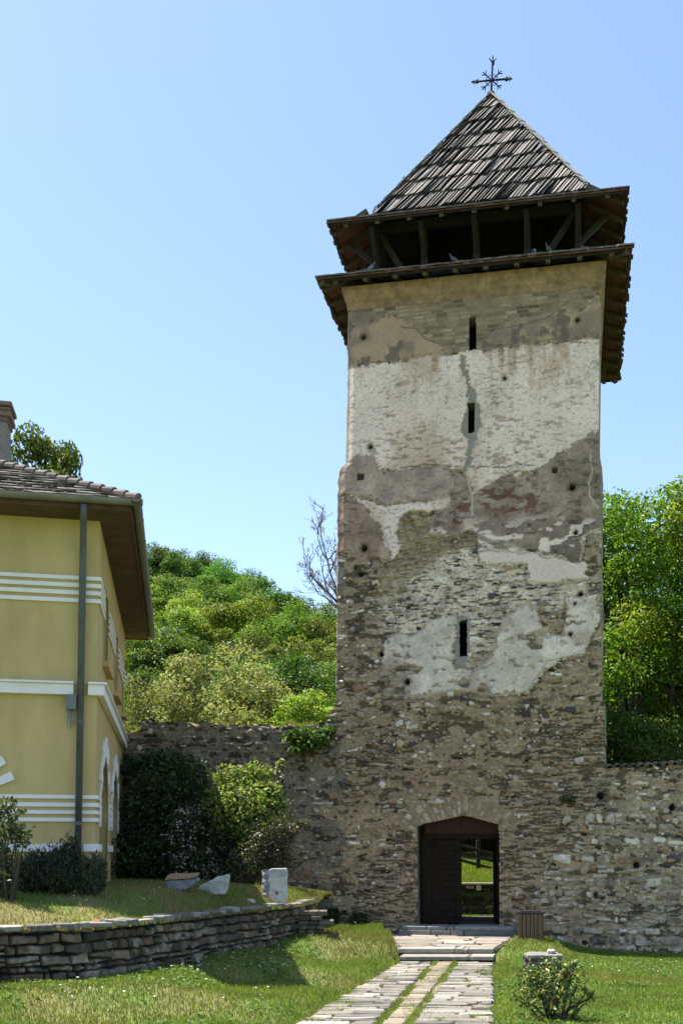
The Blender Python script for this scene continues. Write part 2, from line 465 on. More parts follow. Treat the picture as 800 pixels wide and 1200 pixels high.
def facade(S, Z, own_seed=0):
    """albedo and relief of the rubble front shared by the tower and the two curtain walls"""
    far_l = sst(-2.35, -2.8, S + .8 * (vn(S * 3, Z * 3, 2) - .5))          # left curtain wall
    far_r = sst(2.8, 3.3, S + .8 * (vn(S * 3, Z * 3, 2) - .5))              # right curtain wall
    nbig = fbm(S * .9, Z * .9, 5, 4); nmid = fbm(S * 4, Z * 4, 6, 4); nfine = fbm(S * 26, Z * 26, 7, 3)
    # B ordinary rubble
    dB, iB = rubble(S, Z, 21, .045, .125, .07, .3, warp=.075, joint=.013, rnd=.5)
    cB = pick(iB, 21, PAL_B)
    cB = np.where((far_l > .5)[..., None], pick(iB, 23, PAL_L), cB)
    dC, iC = rubble(S, Z, 31, .028, .07, .09, .42, warp=.06, joint=.008, rnd=.35)
    cC = pick(iC, 31, PAL_C)
    dD, iD = rubble(S, Z, 41, .07, .2, .1, .36, warp=.09, joint=.017, rnd=.6)
    cD = pick(iD, 41, PAL_D)
    zC = np.maximum.reduce([
        poly_sd(S, Z, fpx([(586, 900), (640, 850), (708, 850), (700, 985), (640, 1000), (612, 1092), (586, 1092)])),
        poly_sd(S, Z, fpx([(440, 985), (488, 960), (488, 1092), (415, 1092), (425, 1020)])),
        poly_sd(S, Z, fpx([(400, 880), (470, 850), (480, 905), (440, 940), (400, 950)])),
        poly_sd(S, Z, fpx([(470, 640), (560, 610), (600, 690), (520, 740), (455, 730)])),
    ]) + .9 * (nbig - .5) + .3 * (nmid - .5)
    zD = np.maximum(poly_sd(S, Z, fpx([(655, 1000), (690, 960), (760, 950), (1200, 950), (1200, 1200), (600, 1200), (612, 1070)])), -1) + .7 * (nbig - .5)
    useC = zC > 0; useD = zD > 0
    d = np.where(useD, dD, np.where(useC, dC, dB)); sid = np.where(useD, iD + 7777777, np.where(useC, iC + 3333333, iB))
    col = np.where(useD[..., None], cD, np.where(useC[..., None], cC, cB))
    edge = np.where(useC, .008, .022)
    prof = sst(0, 1, d / edge)
    relief = np.where(useC, .012, .022) + .022 * hsh(sid, 20, 9)
    hgt = prof * relief
    # mortar
    mort = np.array([.32, .255, .17]) * (.75 + .5 * nmid)[..., None]
    mort = np.where((far_r > .5)[..., None], np.array([.28, .235, .165]) * (.55 + .9 * nmid)[..., None], mort)
    mort = np.where((far_l > .5)[..., None], np.array([.21, .185, .145]) * (.7 + .6 * nmid)[..., None], mort)
    # how much the mortar covers the stones: rich mortar belt above the gate
    belt = sst(-.3, .5, poly_sd(S, Z, fpx([(400, 815), (705, 805), (705, 880), (640, 900), (590, 945), (470, 955), (420, 900)])))
    smear = sst(-.2, .35, poly_sd(S, Z, r2zone_mid))
    cover = .002 + .016 * sst(.42, .68, fbm(S * 2.2, Z * 2.2, 12, 4)) + .008 * sst(.5, .7, fbm(S * 9, Z * 9, 13, 3)) + .02 * belt * sst(.35, .62, nmid) + .024 * smear * sst(.37, .6, fbm(S * 6, Z * 9, 141, 3))
    mm = sst(cover + .005, cover, d * np.where(useC, 1.6, .9))
    mortc = mort * (1 - smear[..., None]) + smear[..., None] * np.array([.57, .49, .4]) * (.5 + 1.0 * nmid)[..., None]
    mortc = mortc * (1 - .5 * belt[..., None])+ .5 * belt[..., None] * np.array([.29, .235, .155]) * (.7 + .6 * nmid)[..., None]
    # open joints: dark gaps in the slate courses
    gap = np.where(useC, fbm(S * 5, Z * 34, 33, 2) > .52, fbm(S * 4, Z * 9, 34, 3) > .6) & (smear < .75)
    mortc = mortc * np.where(gap, .4, 1)[..., None]
    hgt = hgt - np.where(gap, .02, 0) * mm
    col = col * (1 - mm[..., None]) + mortc * mm[..., None]
    col = col * (.6 + .8 * nfine)[..., None] * (.8 + .4 * fbm(S * 11, Z * 16, 14, 4))[..., None] * 1.08
    dash = smear * sst(.62, .68, fbm(S * 6, Z * 30, 142, 3)); col = col * (1 - .8 * dash[..., None]); hgt = hgt - .015 * dash
    # odd stones bedded at random between the courses
    for cw, ch, pr0, sd0 in ((.19, .13, .11, 151), (.11, .075, .09, 161), (.3, .2, .08, 171)):
        cj = np.floor(Z / ch + .37 * sd0).astype(np.int64); ci = np.floor(S / cw + .5 * (cj % 2)).astype(np.int64)
        ox = (ci - .5 * (cj % 2) + .5 + .5 * (hsh(ci, cj, sd0) - .5)) * cw; oz = (cj - .37 * sd0 + .5 + .4 * (hsh(ci, cj, sd0 + 1) - .5)) * ch
        rx = cw * (.2 + .2 * hsh(ci, cj, sd0 + 2)); rz = ch * (.16 + .22 * hsh(ci, cj, sd0 + 3))
        th_ = (hsh(ci, cj, sd0 + 4) - .5) * .9
        ux_ = (S - ox) * np.cos(th_) + (Z - oz) * np.sin(th_); uz_ = (Z - oz) * np.cos(th_) - (S - ox) * np.sin(th_)
        pw = 2.2 + 2.5 * hsh(ci, cj, sd0 + 5)
        q_ = (np.abs(ux_ / rx) ** pw + np.abs(uz_ / rz) ** pw) ** (1 / pw) + .5 * (vn(S * 22, Z * 22, sd0) - .5)
        on = (hsh(ci, cj, sd0 + 6) < pr0 * (1 + 1.2 * belt + .6 * far_r)).astype(float)
        mk = on * sst(1.0, .86, q_)
        rim_ = on * sst(1.25, 1.05, q_) * (1 - mk)
        c_ = pick(ci * 7919 + cj, sd0, [(26, (.46, .41, .33)), (10, (.62, .58, .52)), (22, (.36, .29, .2)), (14, (.08, .075, .075)), (10, (.31, .2, .125)), (18, (.26, .22, .165))])
        col = col * (1 - .4 * rim_[..., None]); col = col * (1 - mk[..., None]) + c_ * (.7 + .6 * nfine)[..., None] * mk[..., None]
        hgt = hgt * (1 - mk) + mk * (.035 + .02 * sst(1, .4, q_))
    miss = (hsh(sid, 35, 3) < .012) & (d > -.004)
    hgt = np.where(miss, -.05, hgt); col = np.where(miss[..., None], np.array([.05, .045, .04]), col)
    hgt = hgt + .03 * (nbig - .5)
    hgt = hgt + .006 * nfine

    def lay(mask, c, h=None, k=1.0):
        nonlocal col, hgt
        m = (mask * k)[..., None]
        col = col * (1 - m) + np.asarray(c) * m
        if h is not None: hgt = hgt * (1 - mask) + h * mask

    # voussoirs of the gate arch
    ring_c = fac(541, 1010)
    rad = np.hypot((S - ring_c[0]) * .86, Z - ring_c[1]); ang = np.arctan2(Z - ring_c[1], (S - ring_c[0]) * .86)
    arch_sd = poly_sd(S, Z, door_poly)
    inring = (arch_sd < .0) & (arch_sd > -.36 - .06 * (vn(ang * 9, 0 * ang, 3) - .5)) & (Z > fac(541, 972)[1]) & (ang > .45) & (ang < 2.7)
    vd, vi = rubble(rad, ang * .9, 55, .07, .12, .13, .3, warp=.02, joint=.012, zlo=-1, zhi=4, slo=-1, shi=4, rnd=.6, split=.3)
    vc = pick(vi, 51, [(30, (.3, .245, .17)), (30, (.38, .32, .24)), (15, (.21, .17, .12)), (14, (.47, .42, .35))])
    vm_ = sst(.0, .01, vd)
    vcol = mort * .9 * (1 - vm_[..., None]) + vc * vm_[..., None] * (.65 + .7 * nfine)[..., None]
    mring = inring.astype(float)
    lay(mring, vcol); hgt = np.where(inring, .02 * sst(0, .02, vd) + .02 * hsh(vi, 3, 3), hgt)

    # ---- plaster and brick, top to bottom
    wS = S + .16 * (fbm(S * 3, Z * 3, 61, 4) - .5) + .05 * (fbm(S * 14, Z * 14, 62, 3) - .5)
    wZ = Z + .16 * (fbm(S * 3, Z * 3, 63, 4) - .5) + .05 * (fbm(S * 14, Z * 14, 64, 3) - .5)

    edge_j = .13 * (fbm(S * 8, Z * 12, 65, 5) - .5) + .07 * (fbm(S * 24, Z * 36, 651, 3) - .5)

    def pm(poly, soft=.02):
        return sst(-soft, soft, poly_sd(wS, wZ, poly) + edge_j * (1 if soft < .08 else 2.2))

    fade_side = 1 - np.maximum(far_l, far_r)
    pl = (.85 + .3 * fbm(S * 2, Z * 2, 66, 4))[..., None]
    white = np.array([.765, .64, .555]) * pl * (.93 + .14 * nfine)[..., None]
    dirty = np.array([.31, .245, .195]) * (.35 + 1.3 * fbm(S * 3.3, Z * 3.3, 67, 6))[..., None] * (.7 + .6 * nfine)[..., None] * (1 - .45 * sst(.6, .7, fbm(S * 6, Z * 15, 671, 4)))[..., None]
    # ochre arch of an older opening
    for poly in (ZA1, ZA2):
        m = pm(poly, .03)
        rd = (vn(S * 14 + Z * 7, (Z * 14 - S * 14) * .35, 71))
        c = np.array([.33, .265, .17]) * (.55 + .8 * rd)[..., None] * (.8 + .4 * nmid)[..., None]
        lay(m * .62, c * (.6 + .8 * nfine)[..., None], None)
    # lower grey-white plaster field
    m = pm(ZLOW, .015)
    wn = fbm(S * 3.2, Z * 3.2, 68, 5)
    wc = np.array([.68, .605, .525]) * (.6 + .7 * wn)[..., None] * (.85 + .3 * nfine)[..., None]
    bs = sst(.5, .72, fbm(S * 2.2, Z * 2.8, 69, 5))[..., None]
    wc = wc * (1 - .5 * bs) + .5 * bs * np.array([.3, .225, .155])
    holesn = np.maximum(sst(.62, .68, fbm(S * 2.4 + 3, Z * 3.4, 72, 4)), .7 * sst(.63, .69, fbm(S * 7, Z * 12, 721, 4)))
    m = m * (1 - .85 * holesn)
    lay(m, wc, .034 + .006 * nmid)
    m = pm(ZSTRIP, .015); lay(m, white * .95, .036 + .006 * nmid)
    # dirty bands
    m = pm(ZLEFTP, .02); lay(m, dirty * np.array([1.05, .98, .92]), .034 + .008 * nmid)
    m = pm(ZDARK, .02)
    red = sst(.5, .58, fbm(S * 4.5, Z * 8, 73, 5)) * sst(-.1, .25, poly_sd(S, Z, ZRED))
    dk = dirty * .92 * (1 - .85 * red[..., None]) + .85 * red[..., None] * np.array([.13, .062, .046]) * (.7 + .6 * nfine)[..., None]
    lay(m, dk, .034 + .01 * nmid - .008 * red)
    fl = m * sst(.56, .62, fbm(S * 3.3, Z * 7.5, 74, 4)) * sst(fac(560, 640)[1] + .75, fac(560, 640)[1] + .1, Z + .0 * S)
    lay(fl, white)
    for poly, lo in ((ZLOW, 1), (ZSTRIP, 1), (ZDARK, 1)):
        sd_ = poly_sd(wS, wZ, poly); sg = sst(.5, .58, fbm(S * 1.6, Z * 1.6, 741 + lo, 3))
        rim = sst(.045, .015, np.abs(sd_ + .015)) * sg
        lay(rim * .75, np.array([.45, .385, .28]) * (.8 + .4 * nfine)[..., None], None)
        sh = sst(.03, .01, np.abs(sd_ + .05)) * (1 - sg)  # dark line along the plaster edge, its shadow put into the colour
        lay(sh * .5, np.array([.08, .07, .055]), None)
    # tall white field
    m = np.maximum(pm(ZWHITE, .015), pm(ZSWIRL, .02))
    wht = white.copy()
    peck = sst(.62, .67, fbm(S * 7, Z * 22, 75, 3)) * (.35 + .65 * sst(.42, .62, fbm(S * .9 + 7, Z * .9, 76, 3)))
    wht = wht * (1 - .6 * peck[..., None]) + .6 * peck[..., None] * np.array([.27, .19, .13])
    stain = sst(.52, .75, fbm(S * 1.1, Z * .8, 77, 5))
    wht = wht * (1 - stain[..., None] * np.array([.22, .27, .33]))
    spots = sst(.66, .72, fbm(S * 20, Z * 26, 771, 3)); wht = wht * (1 - .35 * spots[..., None])
    ck = sst(.012, .004, np.abs(fbm(S * 1.7, Z * 1.7, 772, 4) - .5)) * sst(.5, .6, fbm(S * .8, Z * .8, 773, 2)); wht = wht * (1 - .4 * ck[..., None])
    drip = sst(.5, .72, fbm(S * 5, Z * .9, 774, 4)) * sst(fac(556, 500)[1], fac(556, 405)[1], Z)
    wht = wht * (1 - .55 * drip[..., None] * np.array([.6, .75, .9]))
    lay(m, wht, .04 - .012 * peck + .004 * nmid)
    m = pm(ZBANDL, .03)
    lay(m, dirty * np.array([1.0, .97, .95]) * .8 + white * .16, .037 + .006 * nmid)
    # dirty plaster under the brick belt
    m = pm(ZTOPD, .09)
    mott = fbm(S * 2.1, Z * 2.1, 78, 5)
    c = (np.array([.38, .285, .195]) * (1 - sst(.4, .62, mott))[..., None] + np.array([.25, .195, .15]) * sst(.4, .62, mott)[..., None]) * (.8 + .4 * nmid)[..., None]
    lay(m, c, .036 + .008 * nmid)
    dspot = sst(.6, .68, fbm(S * 3.1, Z * 3.1, 79, 4)) * m
    lay(dspot, np.array([.13, .11, .095]) * (.8 + .4 * nfine)[..., None], None, .8)
    # brick belt
    m = pm(ZBRICK, .03)
    bh = .085; rI = np.floor((Z + .02 * nmid) / bh).astype(np.int64); bw = .24
    off = hsh(rI, 1, 5) * bw; cI = np.floor((S + off) / bw).astype(np.int64)
    fz = (Z + .02 * nmid) / bh - rI; fs = (S + off) / bw - cI
    bd = np.minimum(np.minimum(fz, 1 - fz) * bh, np.minimum(fs, 1 - fs) * bw)
    bc = pick(rI * 991 + cI, 81, PAL_BRICK) * (.75 + .5 * nmid)[..., None]
    bmk = sst(.016, .006, bd)
    bc = bc * (1 - bmk[..., None]) + np.array([.235, .19, .135]) * bmk[..., None]
    washed = sst(.5, .62, fbm(S * 1.7, Z * 2.4, 82, 4))
    bc = bc * (1 - .6 * washed[..., None]) + .6 * washed[..., None] * np.array([.3, .235, .155]) * (.7 + .6 * nmid)[..., None]
    lay(m, bc, .02 + .012 * sst(0, .012, bd))
    # cracks and grey repairs
    for poly in CRKPOLY:
        m = pm(poly, .01); lay(m, np.array([.27, .26, .225]) * (.85 + .3 * nmid)[..., None], .02)
    for pts, wd, cc in CRACKS:
        dd = line_d(S + .06 * (fbm(S * 6, Z * 6, 91, 3) - .5), Z + .06 * (fbm(S * 6, Z * 6, 92, 3) - .5), pts)
        m = sst(wd, wd * .5, dd); lay(m, np.array(cc) * (.85 + .3 * nfine)[..., None], .03 if cc[0] > .3 else .015)
    # plaster undulation, then the putlog holes
    for (u, v, r) in HOLES:
        hs_, hz_ = fac(u, v); rm = r * .0172
        dd = np.hypot(S - hs_, (Z - hz_) * .9) + .02 * (nmid - .5)
        m = dd < rm
        rim = sst(rm * 2.6, rm * 1.2, dd)
        col = col * (1 - .35 * rim[..., None]); hgt = np.where(m, -.22, hgt); col = np.where(m[..., None], .05, col)
    for (u, v, r) in SQUARES:
        hs_, hz_ = fac(u, v); rm = r * .0172
        m = np.maximum(np.abs(S - hs_), np.abs(Z - hz_)) < rm
        hgt = np.where(m, -.05, hgt); col = np.where(m[..., None], np.array([.07, .065, .06]), col)
    col = col * np.array([1.1, 1.0, .95]) * (1 + .12 * far_r)[..., None]
    return np.clip(col, .008, .9), hgt


# zones, traced on the tower face
r2zone_mid = fpx(r2([(230, 545), (420, 480), (545, 545), (720, 610), (720, 680), (540, 700), (430, 830), (330, 830), (160, 760), (120, 640)]))
ZA1 = fpx(r2([(190, 470), (195, 430), (235, 400), (272, 408), (285, 470), (240, 525), (195, 590), (165, 660), (135, 660), (135, 620), (170, 550), (205, 500)]))
ZA2 = fpx(r2([(285, 470), (400, 470), (410, 500), (330, 520), (250, 570), (205, 640), (170, 660), (200, 570)]))
ZLOW = fpx(r2([(165, 745), (235, 742), (300, 700), (350, 695), (345, 835), (400, 840), (450, 800), (478, 705), (545, 655), (585, 730), (640, 745), (650, 640), (727, 635), (727, 700), (690, 790), (640, 805), (590, 835), (545, 890), (440, 905), (345, 888), (300, 900), (220, 906), (160, 905), (155, 800)]))
ZSTRIP = fpx(r2([(415, 512), (500, 500), (560, 520), (610, 530), (700, 545), (702, 592), (640, 600), (548, 602), (540, 552), (420, 553)]))
ZLEFTP = fpx(r2([(20, 378), (60, 372), (90, 378), (125, 425), (160, 460), (172, 500), (175, 538), (110, 545), (70, 518), (20, 515)]))
ZDARK = fpx(r2([(282, 440), (300, 400), (335, 370), (345, 300), (400, 340), (460, 320), (540, 318), (600, 280), (640, 250), (680, 205), (720, 170), (745, 200), (745, 440), (700, 470), (690, 535), (600, 532), (560, 515), (500, 512), (415, 515), (395, 465), (330, 478), (285, 470)]))
ZRED = fpx(r2([(290, 460), (300, 420), (400, 330), (540, 320), (620, 330), (600, 420), (500, 440), (430, 420), (390, 470)]))
ZWHITE = fpx([(400, 431), (440, 427), (475, 422), (510, 415), (530, 418), (547, 412), (575, 409), (625, 405), (660, 402), (715, 396), (715, 500), (694, 505), (676, 518), (655, 533), (640, 546), (616, 556), (590, 560), (560, 570), (553, 578), (548, 560), (535, 551), (500, 548), (470, 549), (440, 553), (432, 540), (420, 536), (408, 545), (385, 545)])
ZSWIRL = fpx(r2([(85, 375), (110, 385), (160, 398), (250, 384), (340, 372), (325, 400), (275, 408), (240, 402), (200, 432), (190, 470), (205, 500), (180, 535), (165, 500), (155, 455), (120, 420)]))
ZBANDL = fpx(r2([(20, 280), (60, 285), (90, 262), (135, 270), (145, 305), (190, 300), (250, 292), (335, 298), (350, 340), (335, 372), (250, 384), (160, 395), (110, 378), (70, 365), (20, 372)]))
ZTOPD = fpx([(395, 345), (715, 300), (715, 395), (660, 401), (625, 404), (575, 408), (547, 411), (510, 414), (475, 421), (440, 426), (395, 432)])
ZBRICK = fpx([(395, 335), (715, 290), (715, 345), (695, 352), (678, 366), (660, 362), (640, 368), (620, 372), (600, 376), (585, 384), (565, 403), (545, 408), (525, 405), (508, 402), (496, 388), (480, 378), (455, 372), (430, 366), (395, 362)])
CRKPOLY = [fpx([(539, 418), (543, 418), (547, 440), (551, 455), (557, 466), (561, 480), (563, 508), (556, 520), (553, 532), (546, 556), (540, 556), (547, 530), (549, 515), (542, 512), (543, 490), (547, 470), (545, 452), (540, 435)]),
           fpx([(534, 735), (538, 722), (549, 722), (552, 735), (550, 775), (546, 782), (533, 780)])]
CRACKS = [([fac(*p) for p in ((547, 556), (550, 572), (553, 585), (553, 604))], .022, (.5, .47, .4)),
          ([fac(*p) for p in ((692, 527), (691, 540), (694, 552), (690, 566), (691, 582), (700, 595))], .02, (.45, .4, .3)),
          ([fac(*p) for p in ((704, 619), (690, 624), (681, 630), (682, 645), (679, 657))], .022, (.46, .41, .31)),
          ([fac(*p) for p in ((562, 662), (600, 660), (615, 661))], .02, (.45, .4, .3)),
          ([fac(*p) for p in ((612, 682), (660, 684), (686, 679))], .018, (.42, .38, .29)),
          ([fac(*p) for p in ((470, 384), (488, 386), (500, 398), (520, 406), (545, 404), (560, 402), (580, 386), (600, 384), (640, 374), (668, 352))], .016, (.2, .18, .155)),
          ([fac(*p) for p in ((449, 815), (500, 815), (545, 808), (580, 815), (615, 812), (628, 795), (640, 775), (690, 765))], .018, (.43, .38, .29)),
          ([fac(*p) for p in ((470, 549), (500, 545), (530, 547), (590, 548), (625, 545))], .008, (.1, .085, .07)),
          ([fac(*p) for p in ((640, 404), (665, 401), (690, 403))], .008, (.08, .07, .06))]

# ================================================================== TOWER
DEP = 5.7
STEPZ = .0175
tower = empty('stone_tower', tw(.2, .2, -DEP / 2), 'tall rubble stone gate tower with patchy white plaster and a pointed shingle roof', 'tower')
Lpx = [(396, 1100), (396, 830), (394.5, 815), (395, 700), (396.5, 570), (397.5, 553), (401, 547), (406, 543.5), (407, 480), (408, 420), (409, 345)]
Rpx = [(709, 1100), (708.5, 900), (708.5, 829), (704.8, 822), (704, 700), (703.8, 560), (703, 547), (700.5, 535), (701.5, 440), (701.8, 330)]
Lsz = sorted([fac(*p) for p in Lpx], key=lambda t: t[1]); Rsz = sorted([fac(*p) for p in Rpx], key=lambda t: t[1])


def Ledge(z): return np.interp(z, [t[1] for t in Lsz], [t[0] for t in Lsz])


def Redge(z): return np.interp(z, [t[1] for t in Rsz], [t[0] for t in Rsz])


ZTOP = 13.62
zs = np.arange(-.6, ZTOP + .001, STEPZ)
edge_n = .022 * sst(10.2, 9.7, zs) * sst(4.7, 5.1, zs)
Lz = Ledge(zs) + edge_n * (fbm(zs * 7, zs * 0, 301, 4) - .5) * 2
Rz = Redge(zs) + edge_n * (fbm(zs * 7, zs * 0 + 9, 302, 4) - .5) * 2
ns = 312
T = np.linspace(0, 1, ns)[None, :]
S = Lz[:, None] * (1 - T) + Rz[:, None] * T
Zg = np.repeat(zs[:, None], ns, 1)
colr, hgt = facade(S, Zg)
fade = np.minimum(sst(0, .03, T), sst(1, .97, T)); fade = np.repeat(fade, len(zs), 0)
hgt = np.where(Zg < 4.9, hgt, hgt * fade)
Pt = T0[None, None, :2] * 1.0
XY = T0[:2] + S[..., None] * EX[:2] + hgt[..., None] * EN[:2]
P = np.concatenate([XY, Zg[..., None]], -1)
Sc = (S[:-1, :-1] + S[1:, 1:]) / 2; Zc = (Zg[:-1, :-1] + Zg[1:, 1:]) / 2
hole = poly_sd(Sc, Zc, door_poly) > 0
for q in SLITS: hole |= poly_sd(Sc, Zc, fpx(q)) > 0
wall_front = grid_obj('wall', P, colr, M['masonry'], tower, keep=~hole)
wall_front['label'] = 'gate front of rubble, plaster patches and brick'


def side_wall(edge, sign, seed):
    """a side wall of the tower going back from the front corner"""
    zz = np.arange(-.6, ZTOP + .001, .035)
    oo = np.linspace(0, -DEP, 150)
    e = np.interp(zz, zs, edge)
    O, Z2 = np.meshgrid(oo, zz)
    d, sid = rubble(O, Z2, seed, .08, .18, .12, .45)
    m = sst(.0, .008, d)
    c = pick(sid, seed, PAL_B) * m[..., None] + np.array([.22, .19, .14]) * (1 - m[..., None])
    n = fbm(O * 1.2, Z2 * 1.2, seed + 5, 5)
    pmk = sst(.42, .5, n + .25 * sst(4, 9, Z2) - .12)[..., None]
    c = c * (1 - pmk) + pmk * np.array([.3, .26, .21]) * (.6 + .7 * fbm(O * 3, Z2 * 3, seed + 6, 4))[..., None]
    h = (.03 * sst(0, .02, d) * (1 - pmk[..., 0]) + .035 * pmk[..., 0]) * np.minimum(sst(0, -.06, O), sst(-DEP, -DEP + .06, O))
    Sx = e[:, None] + sign * h
    XY = T0[:2] + Sx[..., None] * EX[:2] + O[..., None] * EN[:2]
    return np.concatenate([XY, Z2[..., None]], -1), c


for edge, sg, sd in ((Lz, -1, 401), (Rz, 1, 402)):
    P2, c2 = side_wall(edge, sg, sd)
    grid_obj('wall', P2, c2, M['masonry'], tower, flip=(sg < 0))
# back wall
zz = np.arange(-.6, ZTOP + .001, .04)
ss = np.linspace(0, 1, 140)
le = np.interp(zz, zs, Lz); re = np.interp(zz, zs, Rz)
S2 = le[:, None] * (1 - ss) + re[:, None] * ss; Z2 = np.repeat(zz[:, None], 140, 1)
d, sid = rubble(S2, Z2, 405, .08, .18, .12, .45)
m = sst(0, .008, d)[..., None]
c = pick(sid, 405, PAL_B) * m + np.array([.22, .19, .14]) * (1 - m)
XY = T0[:2] + S2[..., None] * EX[:2] + (-DEP + 0 * S2)[..., None] * EN[:2]
Sc = (S2[:-1, :-1] + S2[1:, 1:]) / 2; Zc = (Z2[:-1, :-1] + Z2[1:, 1:]) / 2
grid_obj('wall', np.concatenate([XY, Z2[..., None]], -1), c, M['masonry'], tower, keep=~(poly_sd(Sc, Zc, door_poly) > .02), flip=True)

# gate passage: jambs, vault, floor
b = MB()


def arch_loft(poly, o0, o1, col):
    n = len(poly)
    vs = [tw(s, z, o0) for s, z in poly] + [tw(s, z, o1) for s, z in poly]
    b.add(vs, [(i, i + 1, n + i + 1, n + i) for i in range(n - 1)], col)


def grow(poly, g):
    c = np.mean(np.array(poly), 0); out = []
    for s, z in poly:
        out.append((s + g * np.sign(s - 0), z + (g if z > 1.5 else 0)))
    return out


jp = [door_poly[0]] + door_poly[1:]
jp = grow(jp, .012)
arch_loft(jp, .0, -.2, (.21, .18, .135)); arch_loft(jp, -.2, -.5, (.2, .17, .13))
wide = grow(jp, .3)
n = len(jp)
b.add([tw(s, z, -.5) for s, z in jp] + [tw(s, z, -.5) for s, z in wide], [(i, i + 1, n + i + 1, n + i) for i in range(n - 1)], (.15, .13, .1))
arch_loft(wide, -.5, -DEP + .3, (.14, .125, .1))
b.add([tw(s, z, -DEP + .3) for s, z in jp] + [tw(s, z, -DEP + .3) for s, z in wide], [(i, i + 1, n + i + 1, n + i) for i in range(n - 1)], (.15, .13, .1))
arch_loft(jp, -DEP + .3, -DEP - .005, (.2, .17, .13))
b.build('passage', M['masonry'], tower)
b = MB()
b.add([tw(-1.2, .36, -.45), tw(1.2, .36, -.45), tw(1.2, .22, -DEP - .1), tw(-1.2, .22, -DEP - .1)], [(0, 1, 2, 3)], (.2, .185, .16))
b.build('passage_floor', M['masonry'], tower)

# slit windows: deep splayed boxes
for q in SLITS:
    p4 = fpx(q); b = MB()
    s0 = min(p[0] for p in p4) - .02; s1 = max(p[0] for p in p4) + .02; z0 = min(p[1] for p in p4) - .02; z1 = max(p[1] for p in p4) + .02
    a = [(s0, z0), (s1, z0), (s1, z1), (s0, z1)]
    vs = [tw(s, z, -.002) for s, z in a] + [tw(s, z, -.5) for s, z in a]
    b.add(vs[:8], [(0, 1, 5, 4), (1, 2, 6, 5), (2, 3, 7, 6), (3, 0, 4, 7)], (.3, .26, .2)); b.add(vs[4:], [(0, 1, 2, 3)], (.012, .011, .01))
    b.build('slit_window', M['masonry'], tower)

# gate: frame, leaves, transom
oG = -.36
sl, _ = fac(499, 1000, oG); sr, _ = fac(582.5, 1000, oG); sA, _ = fac(541.3, 1000, oG)
zA = fac(560, 983.5, oG)[1]; zF = .345
b = MB()
b.box(tw((sl + sr) / 2, zA + .055, oG), (sr - sl + .1, .12, .11), (EX, EN, EZ))
b.box(tw(sl - .035, (zF + zA) / 2, oG - .02), (.09, .12, zA - zF), (EX, EN, EZ))
b.box(tw(sr + .05, (zF + zA) / 2, oG - .02), (.07, .12, zA - zF), (EX, EN, EZ))
b.build('gate_frame', M['gate'], tower, bevel=.008)
b = MB()
for k in range(2):
    x0 = sl + (sr - sl) * k / 2; x1 = sl + (sr - sl) * (k + 1) / 2 - .006
    zt0 = zA + .105
    apex = max(z for s, z in door_poly)
    def topz(s): return np.interp(s, [p[0] for p in door_poly[1:-1]], [p[1] for p in door_poly[1:-1]]) + .06
    pts = [tw(x0, zt0, oG - .03), tw(x1, zt0, oG - .03), tw(x1, topz(x1), oG - .03), tw((x0 + x1) / 2, topz((x0 + x1) / 2), oG - .03), tw(x0, topz(x0), oG - .03)]
    b.prism(pts, EN * .05)
b.build('transom', M['transom'], tower)


def leaf(hinge_s, width, ang, mirror):
    """planked gate leaf with ledges; ang = how far it has swung into the passage"""
    d = EX * math.cos(ang) * mirror - EN * math.sin(ang)
    nrm = np.cross(d, EZ)
    b = MB(); h0 = tw(hinge_s, 0, oG)
    nb = 14
    for k in range(nb):
        z0 = zF + .02 + (zA - zF - .03) * k / nb; z1 = zF + .02 + (zA - zF - .03) * (k + 1) / nb - .008
        c = h0 + d * width / 2 + EZ * ((z0 + z1) / 2) + nrm * random.uniform(-.004, .004)
        b.box(c, (width - .02, .035, z1 - z0), (d, nrm, EZ))
    b.box(h0 + d * width / 2 + EZ * (zF + zA) / 2 - nrm * .0, (width - .04, .012, zA - zF - .04), (d, nrm, EZ))
    for q in (.05, width - .05):
        b.box(h0 + d * q + EZ * (zF + zA) / 2 - EN * 0 + nrm * .0, (.1, .075, zA - zF - .03), (d, nrm, EZ))
    o = b.build('gate_leaf', M['gate'], tower, bevel=.004)
    r = MB(); c = h0 + d * (width - .08) + EZ * 1.25
    r.tube([c + nrm * .05 * mirror * -1, c + nrm * .09 * mirror * -1, c + nrm * .09 * mirror * -1 - EZ * .12, c + nrm * .05 * mirror * -1 - EZ * .12], .012, 6)
    r.build('handle', M['iron'], o)
    return o


leaf(sl + .01, sA - sl - .03, 0, 1)['label'] = 'closed gate leaf of horizontal planks'
leaf(sr + .02, .74, math.radians(80), -1)['label'] = 'gate leaf swung open'

# cornice
sc_l, sc_r = -2.247, 2.995
prof = [(13.38, -.02), (13.42, .035), (13.56, .045), (13.6, .075), (13.72, .11), (13.78, .135), (13.9, .14), (13.9, -.3)]
b = MB()
rings = []
for z, o in prof:
    rings.append([tw(sc_l - o, z, o), tw(sc_r + o, z, o), tw(sc_r + o, z, -DEP - o), tw(sc_l - o, z, -DEP - o)])
SUB = 24
vs = []
for R in rings:
    for i in range(4):
        for k in range(SUB):
            t = k / SUB
            p = R[i] * (1 - t) + R[(i + 1) % 4] * t
            vs.append(p + np.array([0, 0, .012 * (vn(i * 7 + t * 9, 0, 9) - .5)]))
N = SUB * 4
b.add(vs, [(r * N + k, r * N + (k + 1) % N, (r + 1) * N + (k + 1) % N, (r + 1) * N + k) for r in range(len(rings) - 1) for k in range(N)] + [tuple((len(rings) - 1) * N + k for k in range(N))])
b.build('cornice', M['cornice'], tower)

